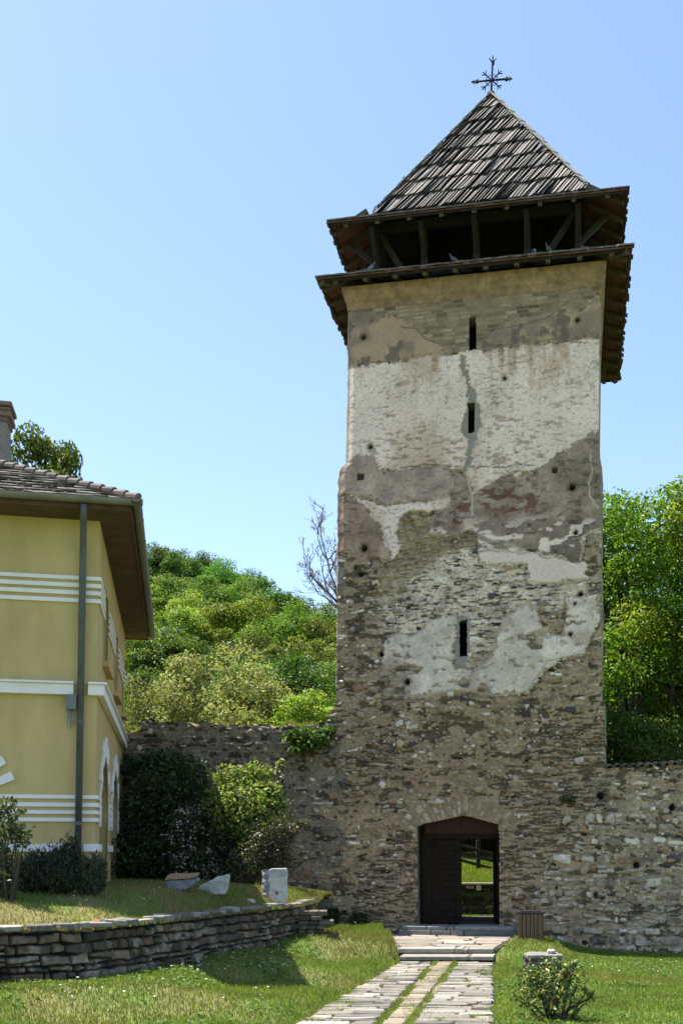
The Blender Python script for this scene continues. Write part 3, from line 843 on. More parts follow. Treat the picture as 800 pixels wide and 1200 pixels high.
# ---- lower pent roof
EOV = .45
eL, eR, eZ = -2.83, 3.597, 13.95
cS = (eL + eR) / 2
hW = (eR - eL) / 2; cO = -DEP / 2; hD = DEP / 2 + EOV


def ring(hs, hd, z, ds=0.0): return [tw(cS + ds - hs, z, cO + hd), tw(cS + ds + hs, z, cO + hd), tw(cS + ds + hs, z, cO - hd), tw(cS + ds - hs, z, cO - hd)]


bI = 1.02      # inset of the belfry frame from the eave
zI = eZ + bI * .36


def slab_ring(b, R0, R1, th, jag=0, col=(1, 1, 1)):
    """sloping roof band between ring R0 (outer) and R1 (inner), th thick, with a jagged outer edge"""
    for i in range(4):
        a0, a1 = R0[i], R0[(i + 1) % 4]; c0, c1 = R1[i], R1[(i + 1) % 4]
        n = 44
        for k in range(n):
            t0, t1 = k / n, (k + 1) / n
            j = random.uniform(0, jag)
            up = EZ * (th + random.uniform(0, .012))
            o0 = a0 * (1 - t0) + a1 * t0; o1 = a0 * (1 - t1) + a1 * t1
            i0 = c0 * (1 - t0) + c1 * t0; i1 = c0 * (1 - t1) + c1 * t1
            o0 = o0 + (o0 - i0) * j; o1 = o1 + (o1 - i1) * j
            tint = random.uniform(.6, 1.3)
            b.add([o0, o1, i1, i0, o0 + up, o1 + up, i1 + up, i0 + up],
                  [(0, 3, 2, 1), (4, 5, 6, 7), (0, 1, 5, 4), (1, 2, 6, 5), (2, 3, 7, 6), (3, 0, 4, 7)], tuple(np.array(col) * tint))


b = MB(); slab_ring(b, ring(hW, hD, eZ), ring(hW - bI, hD - bI, zI), .035, .05)
b.build('eaves_boards', M['soffit_red'], tower)
b = MB(); slab_ring(b, ring(hW + .02, hD + .02, eZ + .046), ring(hW - bI, hD - bI, zI + .046), .03, .06, (.12, .105, .09))
slab_ring(b, ring(hW - .3, hD - .3, eZ + .3 * .36 + .09), ring(hW - bI, hD - bI, zI + .09), .03, .08, (.13, .115, .1))
b.build('eaves_roof', M['shingle'], tower)
# rafters under the pent roof, their tails show above the cornice
for i in range(4):
    R0 = ring(hW - .05, hD - .05, eZ - .05); R1 = ring(hW - bI, hD - bI, zI - .05)
    nR = 10
    for k in range(nR):
        t = (k + .5) / nR
        a = R0[i] * (1 - t) + R0[(i + 1) % 4] * t
        inn = [EN * -1, EX * -1, EN, EX][i]
        c_ = a + inn * .93 + EZ * (.93 * .36)
        b = MB(); b.bar(a, c_, .1, .1); b.build('rafter', M['rafter'], tower)
    a = R0[i]; c_ = R1[i]
    b = MB(); b.bar(a, c_, .11, .1); b.build('rafter', M['rafter'], tower)
    b = MB(); b.bar(R0[i] + EZ * .03, R0[(i + 1) % 4] + EZ * .03, .04, .045); b.build('fascia', M['oldwood'], tower)

# ---- belfry frame
fW = hW - bI - .02; fD = hD - bI - .02
FR = ring(fW, fD, 0, .03)
uZ = 15.25      # eave of the upper roof
zB0 = zI + .02; zB1 = uZ + .32
floor = MB(); floor.add(ring(fW + .4, fD + .4, 14.02), [(0, 1, 2, 3)]); floor.build('belfry_floor', M['oldwood'], tower)


def fr(i, t, z):
    p = FR[i] * (1 - t) + FR[(i + 1) % 4] * t
    return np.array([p[0], p[1], z])


PT = [0, .245, .505, .755, 1.0]
for i in range(4):
    for k, t in enumerate(PT[:-1]):
        b = MB(); b.bar(fr(i, t, 13.9), fr(i, t, zB1), .14, .14, up=EX); b.build('post', M['oldwood'], tower, bevel=.01)
    b = MB(); b.bar(fr(i, -.03, zB0 + .06), fr(i, 1.03, zB0 + .06), .15, .16); b.build('beam', M['oldwood'], tower, bevel=.01)
    b = MB(); b.bar(fr(i, -.03, zB1 - .06), fr(i, 1.03, zB1 - .06), .16, .2); b.build('beam', M['oldwood'], tower, bevel=.01)
    for (t0, z0, t1, z1) in ((.02, zB1 - .2, .15, zB0 + .05), (.98, zB1 - .2, .83, zB0 + .05)):
        b = MB(); b.bar(fr(i, t0, z0), fr(i, t1, z1), .12, .12); b.build('brace', M['oldwood'], tower)
    # struts from the frame to the eaves
    out = [EN, EX, EN * -1, EX * -1][i]
    for t in (.0, .245, .505, .755, 1.0):
        b = MB(); b.bar(fr(i, t, zB0 + .35), fr(i, t, uZ + .02) + out * .62, .1, .1); b.build('brace', M['oldwood'], tower)

# ---- upper roof: low skirt and steep spire of long shingles
uL, uR = -2.65, 3.56
uW = (uR - uL) / 2; uC = (uL + uR) / 2 - cS; uD = DEP / 2 + .31
sW = 2.32; sCs = .515 - cS; sD = fD + .1
zS = 15.80
b = MB(); slab_ring(b, ring(uW, uD, uZ, uC), ring(sW - .1, sD - .1, zS, sCs), .035, .03)
b.build('eaves_boards', M['soffit_red'], tower)
b = MB(); slab_ring(b, ring(uW + .02, uD + .02, uZ + .045, uC), ring(sW - .1, sD - .1, zS + .02, sCs), .03, .05, (.12, .108, .09))
b.build('eaves_roof', M['shingle'], tower)
for i in range(4):
    R0 = ring(uW - .04, uD - .04, uZ - .05, uC)
    for k in range(9):
        t = (k + .5) / 9
        a = R0[i] * (1 - t) + R0[(i + 1) % 4] * t
        inn = [EN * -1, EX * -1, EN, EX][i]
        b = MB(); b.bar(a, a + inn * .75 + EZ * .45, .09, .1); b.build('rafter', M['rafter'], tower)
    b = MB(); b.bar(R0[i] + EZ * .03, R0[(i + 1) % 4] + EZ * .03, .04, .045); b.build('fascia', M['oldwood'], tower)
apx = pp(575, 112, T0 - (DEP / 2) * EN, EN)
BR = ring(sW, sD, zS, sCs)
b = MB()
# dark underlay just inside the shingles
b.add([p + (apx - p) * .0 + np.array([0, 0, -.06]) for p in BR] + [apx - EZ * .12], [(0, 1, 4), (1, 2, 4), (2, 3, 4), (3, 0, 4)], (.03, .027, .025))
rows = 8
rs = random.Random(11)
for i in range(4):
    a, c = BR[i], BR[(i + 1) % 4]
    mid = (a + c) / 2
    up = apx - mid; Ls = np.linalg.norm(up)
    ux = (c - a) / np.linalg.norm(c - a)
    nrm = np.cross(ux, up); nrm /= np.linalg.norm(nrm)
    if nrm[2] < 0: nrm = -nrm
    Lh = np.linalg.norm(c - a)
    for r in range(rows):
        v0 = r / rows; v1 = min((r + 1) / rows + .035, .995)
        half0 = .5 * (1 - v0)
        nx = max(3, int(Lh * (1 - v0) / .08))
        for k in range(-int(4 + nx * .3), nx + 2):
            f0 = (k + .5) / nx
            lean = .42 + rs.uniform(-.07, .07)          # boards slanted to imitate shadow streaks across the roof
            s_mid = (f0 - .5) * Lh * (1 - v0)
            w_ = .085 * rs.uniform(.8, 1.15)
            q0 = v0 - rs.uniform(-.004, .014)
            drop = rs.random() < .03
            # board corners in (s, v)
            lenv = (v1 - q0) * Ls
            l0 = .045 + rs.uniform(0, .02); tw0 = rs.uniform(.012, .06)
            e = [(s_mid - w_ / 2, q0, l0), (s_mid + w_ / 2, q0, l0 + tw0 + (.05 if drop else 0)), (s_mid + w_ / 2 + lean * lenv, v1, .012 + tw0 * .7), (s_mid - w_ / 2 + lean * lenv, v1, .012)]
            for sg in (1, -1):
                out_ = []
                fn_c = lambda p: .5 * Lh * (1 - max(p[1], 0)) + .01 - sg * p[0]
                for p_, n_ in zip(e, e[1:] + e[:1]):
                    fp, fq = fn_c(p_), fn_c(n_)
                    if fp >= 0: out_.append(p_)
                    if fp * fq < 0:
                        t_ = fp / (fp - fq); out_.append(tuple(x_ + (y_ - x_) * t_ for x_, y_ in zip(p_, n_)))
                e = out_
                if len(e) < 3: break
            if len(e) < 3: continue
            pts = [mid + up * vv + ux * sx + nrm * lf for sx, vv, lf in e]
            under = [p - nrm * .022 for p in pts]
            nn = len(e)
            g = rs.uniform(.45, 1.5)
            base = rs.choice([(.12, .105, .1), (.096, .084, .08), (.142, .125, .118), (.076, .066, .062)])
            b.add(pts + under, [tuple(range(nn)), tuple(range(nn, 2 * nn))[::-1]] + [(k2, nn + k2, nn + (k2 + 1) % nn, (k2 + 1) % nn) for k2 in range(nn)], tuple(x * g for x in base))
spire = b.build('spire_roof', M['shingle'], tower)
for i in range(4):
    a = BR[i]; b = MB()
    nseg = 9
    for k in range(nseg):
        p0 = a + (apx - a) * max(k / nseg, .035); p1 = a + (apx - a) * ((k + 1.1) / nseg)
        out = (a - np.array([apx[0], apx[1], a[2]])); out /= np.linalg.norm(out)
        off = out * .06 + EZ * .05
        g = rs.uniform(.8, 1.2)
        b.bar(p0 + off, p1 + off * .8, .15, .03, up=off, col=(.2 * g, .19 * g, .175 * g))
    b.build('hip_board', M['shingle'], spire)
b = MB(); b.tube([apx - EZ * .25, apx - EZ * .05, apx + EZ * .06], [.16, .09, .05], 8, (.4, .4, .42)); b.build('finial_cap', M['zinc'], spire)
# iron cross
b = MB()
lean = EX * .055 + EZ
lean /= np.linalg.norm(lean)
CB = apx; pxm = np.linalg.norm(apx - CAM) / F * .97
Hc = 43 * pxm * 1.02
right = EX - lean * np.dot(EX, lean); right /= np.linalg.norm(right)


def cp(x, y): return CB + right * (x * pxm) + lean * (y * pxm)


def ln(pts, r): b.tube([cp(*p) for p in pts], r, 6)


ln([(0, -6), (0, 17), (0, 38)], .026); ln([(-21, 16.5), (21, 16.5)], .024)
ln([(0, 35), (-3.6, 40.5)], .014); ln([(0, 35), (3.6, 40.5)], .014); ln([(0, 36), (0, 43)], .016)
ln([(-.9, 34), (.9, 34), (.9, 37), (-.9, 37)], .03)
for sx in (-1, 1):
    for (r0, r1) in ((15.2, 2.2),):
        ln([(sx * r0, 16.5 + r1), (sx * (r0 + 1.6), 16.5 + 1.2), (sx * (r0 + 1.6), 16.5 - 1.2), (sx * r0, 16.5 - r1)], .012)
    ln([(sx * 14, 18.3), (sx * 16, 18.3), (sx * 17, 16.5), (sx * 16, 14.7), (sx * 14, 14.7), (sx * 13, 16.5), (sx * 14, 18.3)], .012)
    ln([(sx * 17.5, 19.2), (sx * 19, 18.2), (sx * 19, 14.8), (sx * 17.5, 13.8)], .01)
    for sy in (-1, 1):
        dg = lambda r, s=0: (sx * (r - s) * .70, 16.5 + sy * (r + s) * .70)
        ln([dg(1), dg(13.5)], .014)
        ln([dg(9), dg(12.5, 3.2)], .011); ln([dg(9), dg(12.5, -3.2)], .011)
        ln([dg(5), dg(6.5, 1.8), dg(5, 3)], .009); ln([dg(5), dg(6.5, -1.8), dg(5, -3)], .009)
b.build('cross', M['iron'], spire)

# pigeons resting on the pent roof
def pigeon(px, o, z, turn, label, shade):
    s, _ = fac(px[0], px[1], o)
    base = tw(s, z, o)
    root = empty('pigeon', base, label, 'pigeon', 'pigeons resting on the tower eaves')
    ca, sa = math.cos(turn), math.sin(turn)
    f = EX * ca + EN * sa
    spine = [(-.17, .055), (-.12, .06), (-.07, .08), (0, .1), (.06, .125), (.095, .165), (.115, .2), (.135, .215), (.155, .21), (.18, .2)]
    rad = [(.022, .006), (.03, .012), (.045, .04), (.058, .056), (.056, .055), (.034, .034), (.026, .027), (.024, .025), (.012, .012), (.002, .002)]
    b = MB(); b.tube([base + f * x + EZ * y for x, y in spine], rad, 10)
    cols = [tuple(x_ * shade for x_ in c_) for c_ in [(.1, .1, .12)] * 20 + [(.3, .31, .35)] * 30 + [(.12, .15, .16)] * 20 + [(.17, .18, .22)] * 10 + [(.2, .2, .24)] * 20]
    b.c = [tuple(c) for c in cols]
    b.v = [tuple(base + (np.array(p_) - base) * .78) for p_ in b.v]
    side = np.cross(f, EZ)
    for k in (-1, 1):
        b.tube([base + side * .02 * k + EZ * .06, base + side * .02 * k + EZ * -.02], .005, 5, (.4, .12, .1))
    b.build('body', M['pigeon'], root, smooth=True)


for px, tn, lb in (((434, 316), .4, 'grey pigeon at the left corner of the tower eaves'), ((532, 305), 2.6, 'dark pigeon sitting low near the middle posts of the belfry'), ((625, 292), -1.4, 'pale breasted pigeon upright beside the right hand belfry post'), ((643, 292), 2.2, 'dark pigeon at the foot of the slanted brace in the belfry')):
    oo_ = .28
    pigeon(px, oo_, eZ + (EOV - oo_) * .36 + .085, tn, lb, 1.0 if 'pale' in lb else .35 if 'dark' in lb else .6)

# ================================================================== CURTAIN WALLS
def curtain(root, s0, s1, ztop, seed, zbase=-.7):
    st = .0185
    sv = np.arange(s0, s1, st); zt = ztop(sv)
    zv = np.arange(zbase, zt.max() + st, st)
    Sg, Zg = np.meshgrid(sv, zv)
    c, h = facade(Sg, Zg)
    zz = np.minimum(Zg, zt[None, :])
    o = h - .004
    ov = Zg - zt[None, :]
    P = np.concatenate([T0[:2] + Sg[..., None] * EX[:2] + o[..., None] * EN[:2], zz[..., None]], -1)
    keep = ~((Zg[:-1, :-1] > zt[None, :-1]) & (Zg[:-1, 1:] > zt[None, 1:]))
    grid_obj('wall', P, c, M['masonry'], root, keep=keep)
    # top and back
    ov = np.array([.0, -.2, -.4, -.6, -.8])
    st2 = sv[::3]; zt2 = ztop(st2)
    Sg, Og = np.meshgrid(st2, ov)
    zt3 = np.repeat(zt2[None], 5, 0) + .05 * (fbm(Sg * 5, Og * 5, seed, 3) - .4) * (Og < 0)
    P = np.concatenate([T0[:2] + Sg[..., None] * EX[:2] + Og[..., None] * EN[:2], zt3[..., None]], -1)
    cc = np.array([.16, .14, .11]) * (.5 + fbm(Sg * 6, Og * 6, seed + 3, 4))[..., None]
    grid_obj('wall_top', P, cc, M['masonry'], root)
    zb = np.linspace(zbase, 1, 40)
    Sg, q = np.meshgrid(st2, np.linspace(0, 1, 60))
    Zb = zbase + (np.repeat(zt3[-1][None], 60, 0) - zbase) * q
    d, sid = rubble(Sg, Zb, seed, .08, .18, .12, .45); m = sst(0, .01, d)[..., None]
    cc = pick(sid, seed, PAL_B) * m + np.array([.2, .17, .13]) * (1 - m)
    P = np.concatenate([T0[:2] + Sg[..., None] * EX[:2] + (-.8 + 0 * Sg)[..., None] * EN[:2], Zb[..., None]], -1)
    grid_obj('wall_back', P, cc, M['masonry'], root, flip=True)


def stepped(pts, seed, jag):
    a = np.array(sorted([fac(*p) for p in pts]))
    def f(s):
        base = np.interp(s, a[:, 0], a[:, 1])
        cell = np.floor(s / .17 + .6 * vn(s * 2, 0 * s, seed))
        return base + jag * (hsh(cell.astype(np.int64), 1, seed) - .5) + .05 * (fbm(s * 9, 0 * s, seed + 1, 3) - .5)
    return f


wl = empty('stone_wall', tw(-5, .5, -.4), 'long grey rubble wall with ragged top between the yellow house and the tower', 'wall')
curtain(wl, -8.6, -2.42, stepped([(60, 860), (150, 859), (166, 858), (168, 846), (200, 847), (260, 849), (330, 851), (372, 850), (384, 843), (388, 832), (394, 826), (400, 822)], 501, .07), 511)
wr = empty('stone_wall', tw(6, 0, -.4), 'lighter rubble wall with a tile coping running right from the tower', 'wall')
rt = stepped([(700, 902), (712, 901), (800, 896), (1000, 884)], 502, .02)
curtain(wr, 2.72, 10.5, rt, 512)
# coping tiles, half-round ends over the wall edge
ks = np.arange(fac(714, 900)[0], 10.4, .155)
b = MB()
for k, s in enumerate(ks):
    z = float(rt(np.array([s]))[0]) + .0
    pts = []
    for o in (.1, -.35, -.8): pts.append((o, z + .035 + .10 * min(1, (.1 - o))))
    n = 7; vs = []
    for o, zz in pts:
        for rr in (.07, .05):
            for q in range(n):
                a = math.pi * q / (n - 1)
                vs.append(tw(s + math.cos(a) * rr, zz + math.sin(a) * rr - .03, o + random.uniform(-.01, .01)))
    fs = []
    for i in range(2):
        for q in range(n - 1):
            A = i * 2 * n + q; B = A + 2 * n
            fs += [(A, A + 1, B + 1, B), (A + n, B + n, B + n + 1, A + n + 1)]
    for q in range(n - 1): fs.append((q, n + q, n + q + 1, q + 1))
    g = random.uniform(.6, 1.2)
    b.add(vs, fs, (.19 * g, .13 * g, .1 * g))
b.build('coping', M['tile'], wr)

# ================================================================== GROUND
def lerp_tab(x, tab):
    return np.interp(x, [t[0] for t in tab], [t[1] for t in tab])


RB = [(-120, 1162, 11.7), (-60, 1157, 12.1), (0, 1152, 12.6), (100, 1148, 13.1), (180, 1135, 14.3), (260, 1116, 16.3), (338, 1099, 18.9), (364, 1090, 20.0), (370, 1086, 22.8)]
RT = [(-120, 1092), (-60, 1091), (0, 1090), (100, 1087), (180, 1079), (260, 1069.5), (338, 1061.5), (364, 1057), (370, 1051)]
rbase = np.array([py(u, v, d) for u, v, d in RB])
rtop = np.array([py(u, v2, d) for (u, v, d), (u2, v2) in zip(RB, RT)])

lawn_ctl = [tuple(p) for p in rbase] + [
    (-9, 8, .15), (-4, 8, .1), (0, 8, 0), (4, 8, -.02), (9, 8, -.05), (-4.2, 10.8, .2), (-2, 11.2, .1), (0, 11.5, 0), (1.6, 11.5, 0), (4, 11.5, -.03),
    (-9, 0, .1), (0, 0, 0), (9, 0, 0), (-1, 14.5, .1), (.2, 15, .03), (1, 15, 0), (2.4, 15, 0), (3.2, 15, -.02), (0.3, 18, .1), (.9, 18.4, 0), (2.4, 18.4, 0),
    tuple(py(621, 1103, 21.7)), tuple(py(640, 1142, 17.1)), tuple(py(690, 1121, 21.6)), tuple(py(760, 1121, 21.9)), tuple(py(860, 1121, 21.3)), (4.5, 18, -.12), (7, 17, -.15), (9, 20, -.15),
    tuple(py(400, 1089, 22.6)), tuple(py(430, 1086, 22.5)), tuple(py(452, 1094, 21.9)), tuple(py(420, 1100, 20.5)), tuple(py(606, 1097, 22.0)), (2.4, 23, .05), (3, 28.6, .17), (-6, 28, .3), (8, 28, .1), (3.5, 31, .1), (-8, 31, .4), (9, 31, .1)]
LC = np.array(lawn_ctl)


def zl(x, y):
    x = np.asarray(x, float); y = np.asarray(y, float)
    num = np.zeros(np.broadcast(x, y).shape); den = num.copy()
    for cx, cy, cz in LC:
        wgt = 1 / (((x - cx) ** 2 + (y - cy) ** 2) + .15) ** 2.2
        num += wgt * cz; den += wgt
    z = num / den
    far = np.maximum(np.maximum(np.abs(x) - 12, y - 34), -4 - y)
    k = sst(0, 25, far)
    return z * (1 - k) + k * (-.3)


path_L = [(-20, 1290), (345, 1200), (468, 1127)]
PA = [pz(325.0, 1212, 0), pz(468, 1127, 0), pz(577.5, 1127, 0), pz(578.2, 1212, 0)]


def ext(a, b, f): return a + (b - a) * f


# nearer continuation of the path outside the frame
pl0, pl1 = pz(345, 1200, 0), pz(468, 1127, 0)
pr0, pr1 = pz(578, 1200, 0), pz(577, 1127, 0)
cl0, cl1 = pz(446.6, 1200, 0), pz(511.6, 1127, 0)
cr0, cr1 = pz(474, 1200, 0), pz(531, 1127, 0)
NEAR = -.55
pathquad = [ext(pl0, pl1, NEAR), pl1, pr1, ext(pr0, pr1, NEAR)]
stepquad = [pz(466, 1112, .165), pz(578, 1112, .165), pz(607, 1095, .165), pz(450, 1093, .165)]
allpath = [tuple(p[:2]) for p in (pathquad[0], pathquad[1], stepquad[0], stepquad[3], stepquad[2], stepquad[1], pathquad[2], pathquad[3])]


def lawn_col(x, y):
    n = fbm(x * .7, y * .7, 801, 4); n2 = fbm(x * 3, y * 3, 802, 4)
    g = np.array([.09, .14, .03]); dry = np.array([.24, .2, .1]); earth = np.array([.1, .08, .05])
    c = g * (.6 + .8 * n2)[..., None]
    k = sst(.52, .68, n)[..., None] * .55
    return c * (1 - k) + dry * k


def spread(near, far, fine, lo, hi):
    a = np.arange(lo, hi + 1e-6, fine)
    k = np.geomspace(1, far, 26)
    return np.concatenate([lo - k[::-1] * 1.0, a, hi + k])


gx = spread(0, 900, .11, -10, 10); gy = spread(0, 900, .11, 3, 33)
GX, GY = np.meshgrid(gx, gy)
GZ = zl(GX, GY) + .03 * (fbm(GX * 1.5, GY * 1.5, 803, 3) - .5) * (np.abs(GX) < 12)
inp = poly_sd(GX, GY, allpath)
inq = poly_sd(GX, GY, [tuple(p[:2]) for p in pathquad])
GZ = np.where(inq > -.35, GZ * (1 - sst(-.35, -.03, inq)) + np.minimum(GZ, -.05) * sst(-.35, -.03, inq), GZ)
GZ = np.where((inp > -.03) & (inq < -.02), np.minimum(GZ, -.05), GZ)
GZ = np.where(poly_sd(GX, GY, [tuple(p[:2]) for p in stepquad]) > -.02, np.minimum(GZ, .05), GZ)
GZ = np.where((np.abs((GX - T0[0]) * EX[0] + (GY - T0[1]) * EX[1] - .2) < 2.6) & (((GX - T0[0]) * EN[0] + (GY - T0[1]) * EN[1]) < 0) & (((GX - T0[0]) * EN[0] + (GY - T0[1]) * EN[1]) > -DEP - .1), -.3, GZ)
tag(grid_obj('lawn', np.stack([GX, GY, GZ], -1), lawn_col(GX, GY), M['lawn']), kind='structure')

# terrace behind the dry stone wall
nt_, nq = 130, 110
tt = np.linspace(0, 1, nt_)
seg = np.r_[0, np.cumsum(np.linalg.norm(np.diff(rtop[:, :2], axis=0), axis=1))]; seg_n = seg / seg[-1]
fr_ = np.stack([np.interp(tt, seg_n, rtop[:, k]) for k in range(3)], -1)
bl = tw(-8.6, 0, -.1); br = tw(-2.62, 0, -.05)
bk = bl + (br - bl) * tt[:, None]
ZB = np.interp(tt, [0, .5, .8, 1], [1.3, 1.27, 1.1, .98])
q = np.linspace(0, 1, nq) ** 1.6
TX = fr_[:, None, 0] * (1 - q) + bk[:, None, 0] * q; TY = fr_[:, None, 1] * (1 - q) + bk[:, None, 1] * q
TZ = fr_[:, None, 2] - .02 + (ZB[:, None] - fr_[:, None, 2] + .02) * sst(0, .22, q)[None] + .04 * (fbm(TX * 1.5, TY * 1.5, 811, 4) - .5)
tcol = lawn_col(TX + 40, TY)
dry = sst(.38, .6, fbm(TX * 1.1, TY * 1.1, 812, 4))[..., None] * .75
tcol = tcol * (1 - dry) + dry * np.array([.2, .165, .09])
tag(grid_obj('terrace', np.stack([TX, TY, TZ], -1), tcol, M['lawn'], flip=True), kind='structure')
TP = np.stack([TX, TY, TZ], -1).reshape(-1, 3)


def project(P):
    q = P - CAM
    f = q[..., 1] * math.cos(TH) + q[..., 2] * math.sin(TH); y = -q[..., 1] * math.sin(TH) + q[..., 2] * math.cos(TH)
    return 400 + F * q[..., 0] / f, CY - F * y / f


TU, TV = project(TP)


def on_terrace(u, v):
    return TP[np.argmin((TU - u) ** 2 + (TV - v) ** 2)]


def on_lawn(u, v):
    d = ray(u, v); best = None
    for t in np.arange(6, 32, .02):
        p = CAM + d * t
        if p[2] <= float(zl(p[0], p[1])): return p
    return p


# dry stone retaining wall
rw = empty('retaining_wall', rbase[4], 'low curved dry stone wall holding up the grass terrace', 'wall')
st = .0125
L = seg[-1]; av = np.arange(0, L, st)
bx = np.stack([np.interp(av, seg, rbase[:, k]) for k in range(3)], -1)
bx[:, 2] = np.interp(av, seg, rtop[:, 2])
# smooth the polyline
kk = np.ones(61) / 61
for k in range(2):
    pad = np.r_[np.full(30, bx[0, k]) , bx[:, k], np.full(30, bx[-1, k])]
    sm = np.convolve(pad, kk, 'valid'); sm[:40] = bx[:40, k]; sm[-40:] = bx[-40:, k]; bx[:, k] = sm
ztp = bx[:, 2] + .03 * (fbm(av * 6, av * 0, 821, 3) - .5)
tg = np.gradient(bx[:, :2], axis=0); tg /= np.linalg.norm(tg, axis=1)[:, None]
nm = np.stack([tg[:, 1], -tg[:, 0]], -1)
hv = np.arange(0, .95, st)
AG, HG = np.meshgrid(av, hv)
Zg = ztp[None] - HG
d, sid, lx_, lz_ = rubble(AG, -HG, 831, .06, .125, .1, .34, warp=.02, joint=.008, zlo=-1.2, zhi=.3, slo=-1, shi=18, tiltk=.14, split=.12, rnd=.18, full=True)
cc = pick(sid, 831, [(30, (.115, .1, .078)), (25, (.15, .128, .1)), (20, (.08, .072, .06)), (12, (.2, .18, .15)), (10, (.05, .046, .042)), (7, (.15, .105, .075))])
lich = sst(.58, .7, fbm(AG * 5, HG * 5, 833, 5))[..., None]
cc = cc * (1 - .5 * lich) + .5 * lich * np.array([.34, .33, .29])
m = sst(-.002, .008, d)[..., None]
cc = cc * np.array([1.1, .97, .86])
cc = (cc * (.7 + .6 * fbm(AG * 18, HG * 18, 834, 4))[..., None]) * m + .018 * (1 - m)
rl = sst(-.002, .01, d) * (.03 + .045 * hsh(sid, 3, 5) + lx_ * (hsh(sid, 61, 5) - .5) * .3 + lz_ * (hsh(sid, 62, 5) - .55) * .7) + .014 * (fbm(AG * 38, HG * 38, 836, 3) - .5) + .02 * fbm(AG * 12, HG * 12, 835, 4) - .03 * (1 - m[..., 0])
batter = HG * .08
P = np.concatenate([bx[None, :, :2] + nm[None] * (rl + batter - .04)[..., None], Zg[..., None]], -1)
grid_obj('wall', P, cc, M['drystone'], rw, flip=True)
b = MB(); s = 0.05; rr = random.Random(3)
while s < L - .1:
    wd = rr.uniform(.16, .42); dp = rr.uniform(.2, .34); th = rr.uniform(.035, .075)
    i = min(int((s + wd / 2) / st), len(av) - 1)
    c = np.array([*bx[i, :2], ztp[i] + th / 2 - .015]); t3 = np.array([*tg[i], rr.uniform(-.08, .08)]); n3 = np.array([*nm[i], rr.uniform(-.05, .05)])
    n_ = rr.randint(6, 8); poly = []
    for k in range(n_):
        a = 2 * math.pi * (k + rr.uniform(-.25, .25)) / n_
        ca, sa = math.cos(a), math.sin(a)
        e = 1 / max(abs(ca), abs(sa)) ** .75
        poly.append(c + t3 * ca * e * wd / 2 + n3 * (sa * e * dp / 2 - dp / 2 + .07) - EZ * th / 2)
    g = rr.uniform(.6, 1.5)
    b.prism(poly, EZ * th + n3 * rr.uniform(-.01, .01), (.2 * g, .185 * g, .16 * g))
    s += wd + rr.uniform(-.0, .03)
b.build('capstones', M['drystone'], rw, bevel=.012)

b = MB(); eb = random.Random(12); e0 = py(363, 1092, 19.3); zc0 = e0[2] - .1
while zc0 < e0[2] + .3:
    h_ = eb.uniform(.05, .09); x0 = -.2
    while x0 < .2:
        w_ = min(eb.uniform(.12, .26), .24 - x0 if x0 < .1 else .3); g = eb.uniform(.6, 1.3)
        b.box((e0[0] + x0 + w_ / 2 + eb.uniform(-.01, .01), e0[1] + .22 + eb.uniform(-.02, .02), zc0 + h_ / 2), (w_ - .01, .46, h_ - .008), col=(.13 * g, .11 * g, .085 * g)); x0 += w_
    zc0 += h_
b.build('end_block', M['drystone'], rw, bevel=.014)

# ================================================================== PATH
def quad_map(Q, a, c):
    return (Q[0] * (1 - a) + Q[3] * a) * (1 - c) + (Q[1] * (1 - a) + Q[2] * a) * c


PAVCOL = [(.2, .185, .16), (.25, .235, .2), (.165, .152, .13), (.215, .19, .155), (.125, .118, .105), (.29, .275, .245)]
joints = []


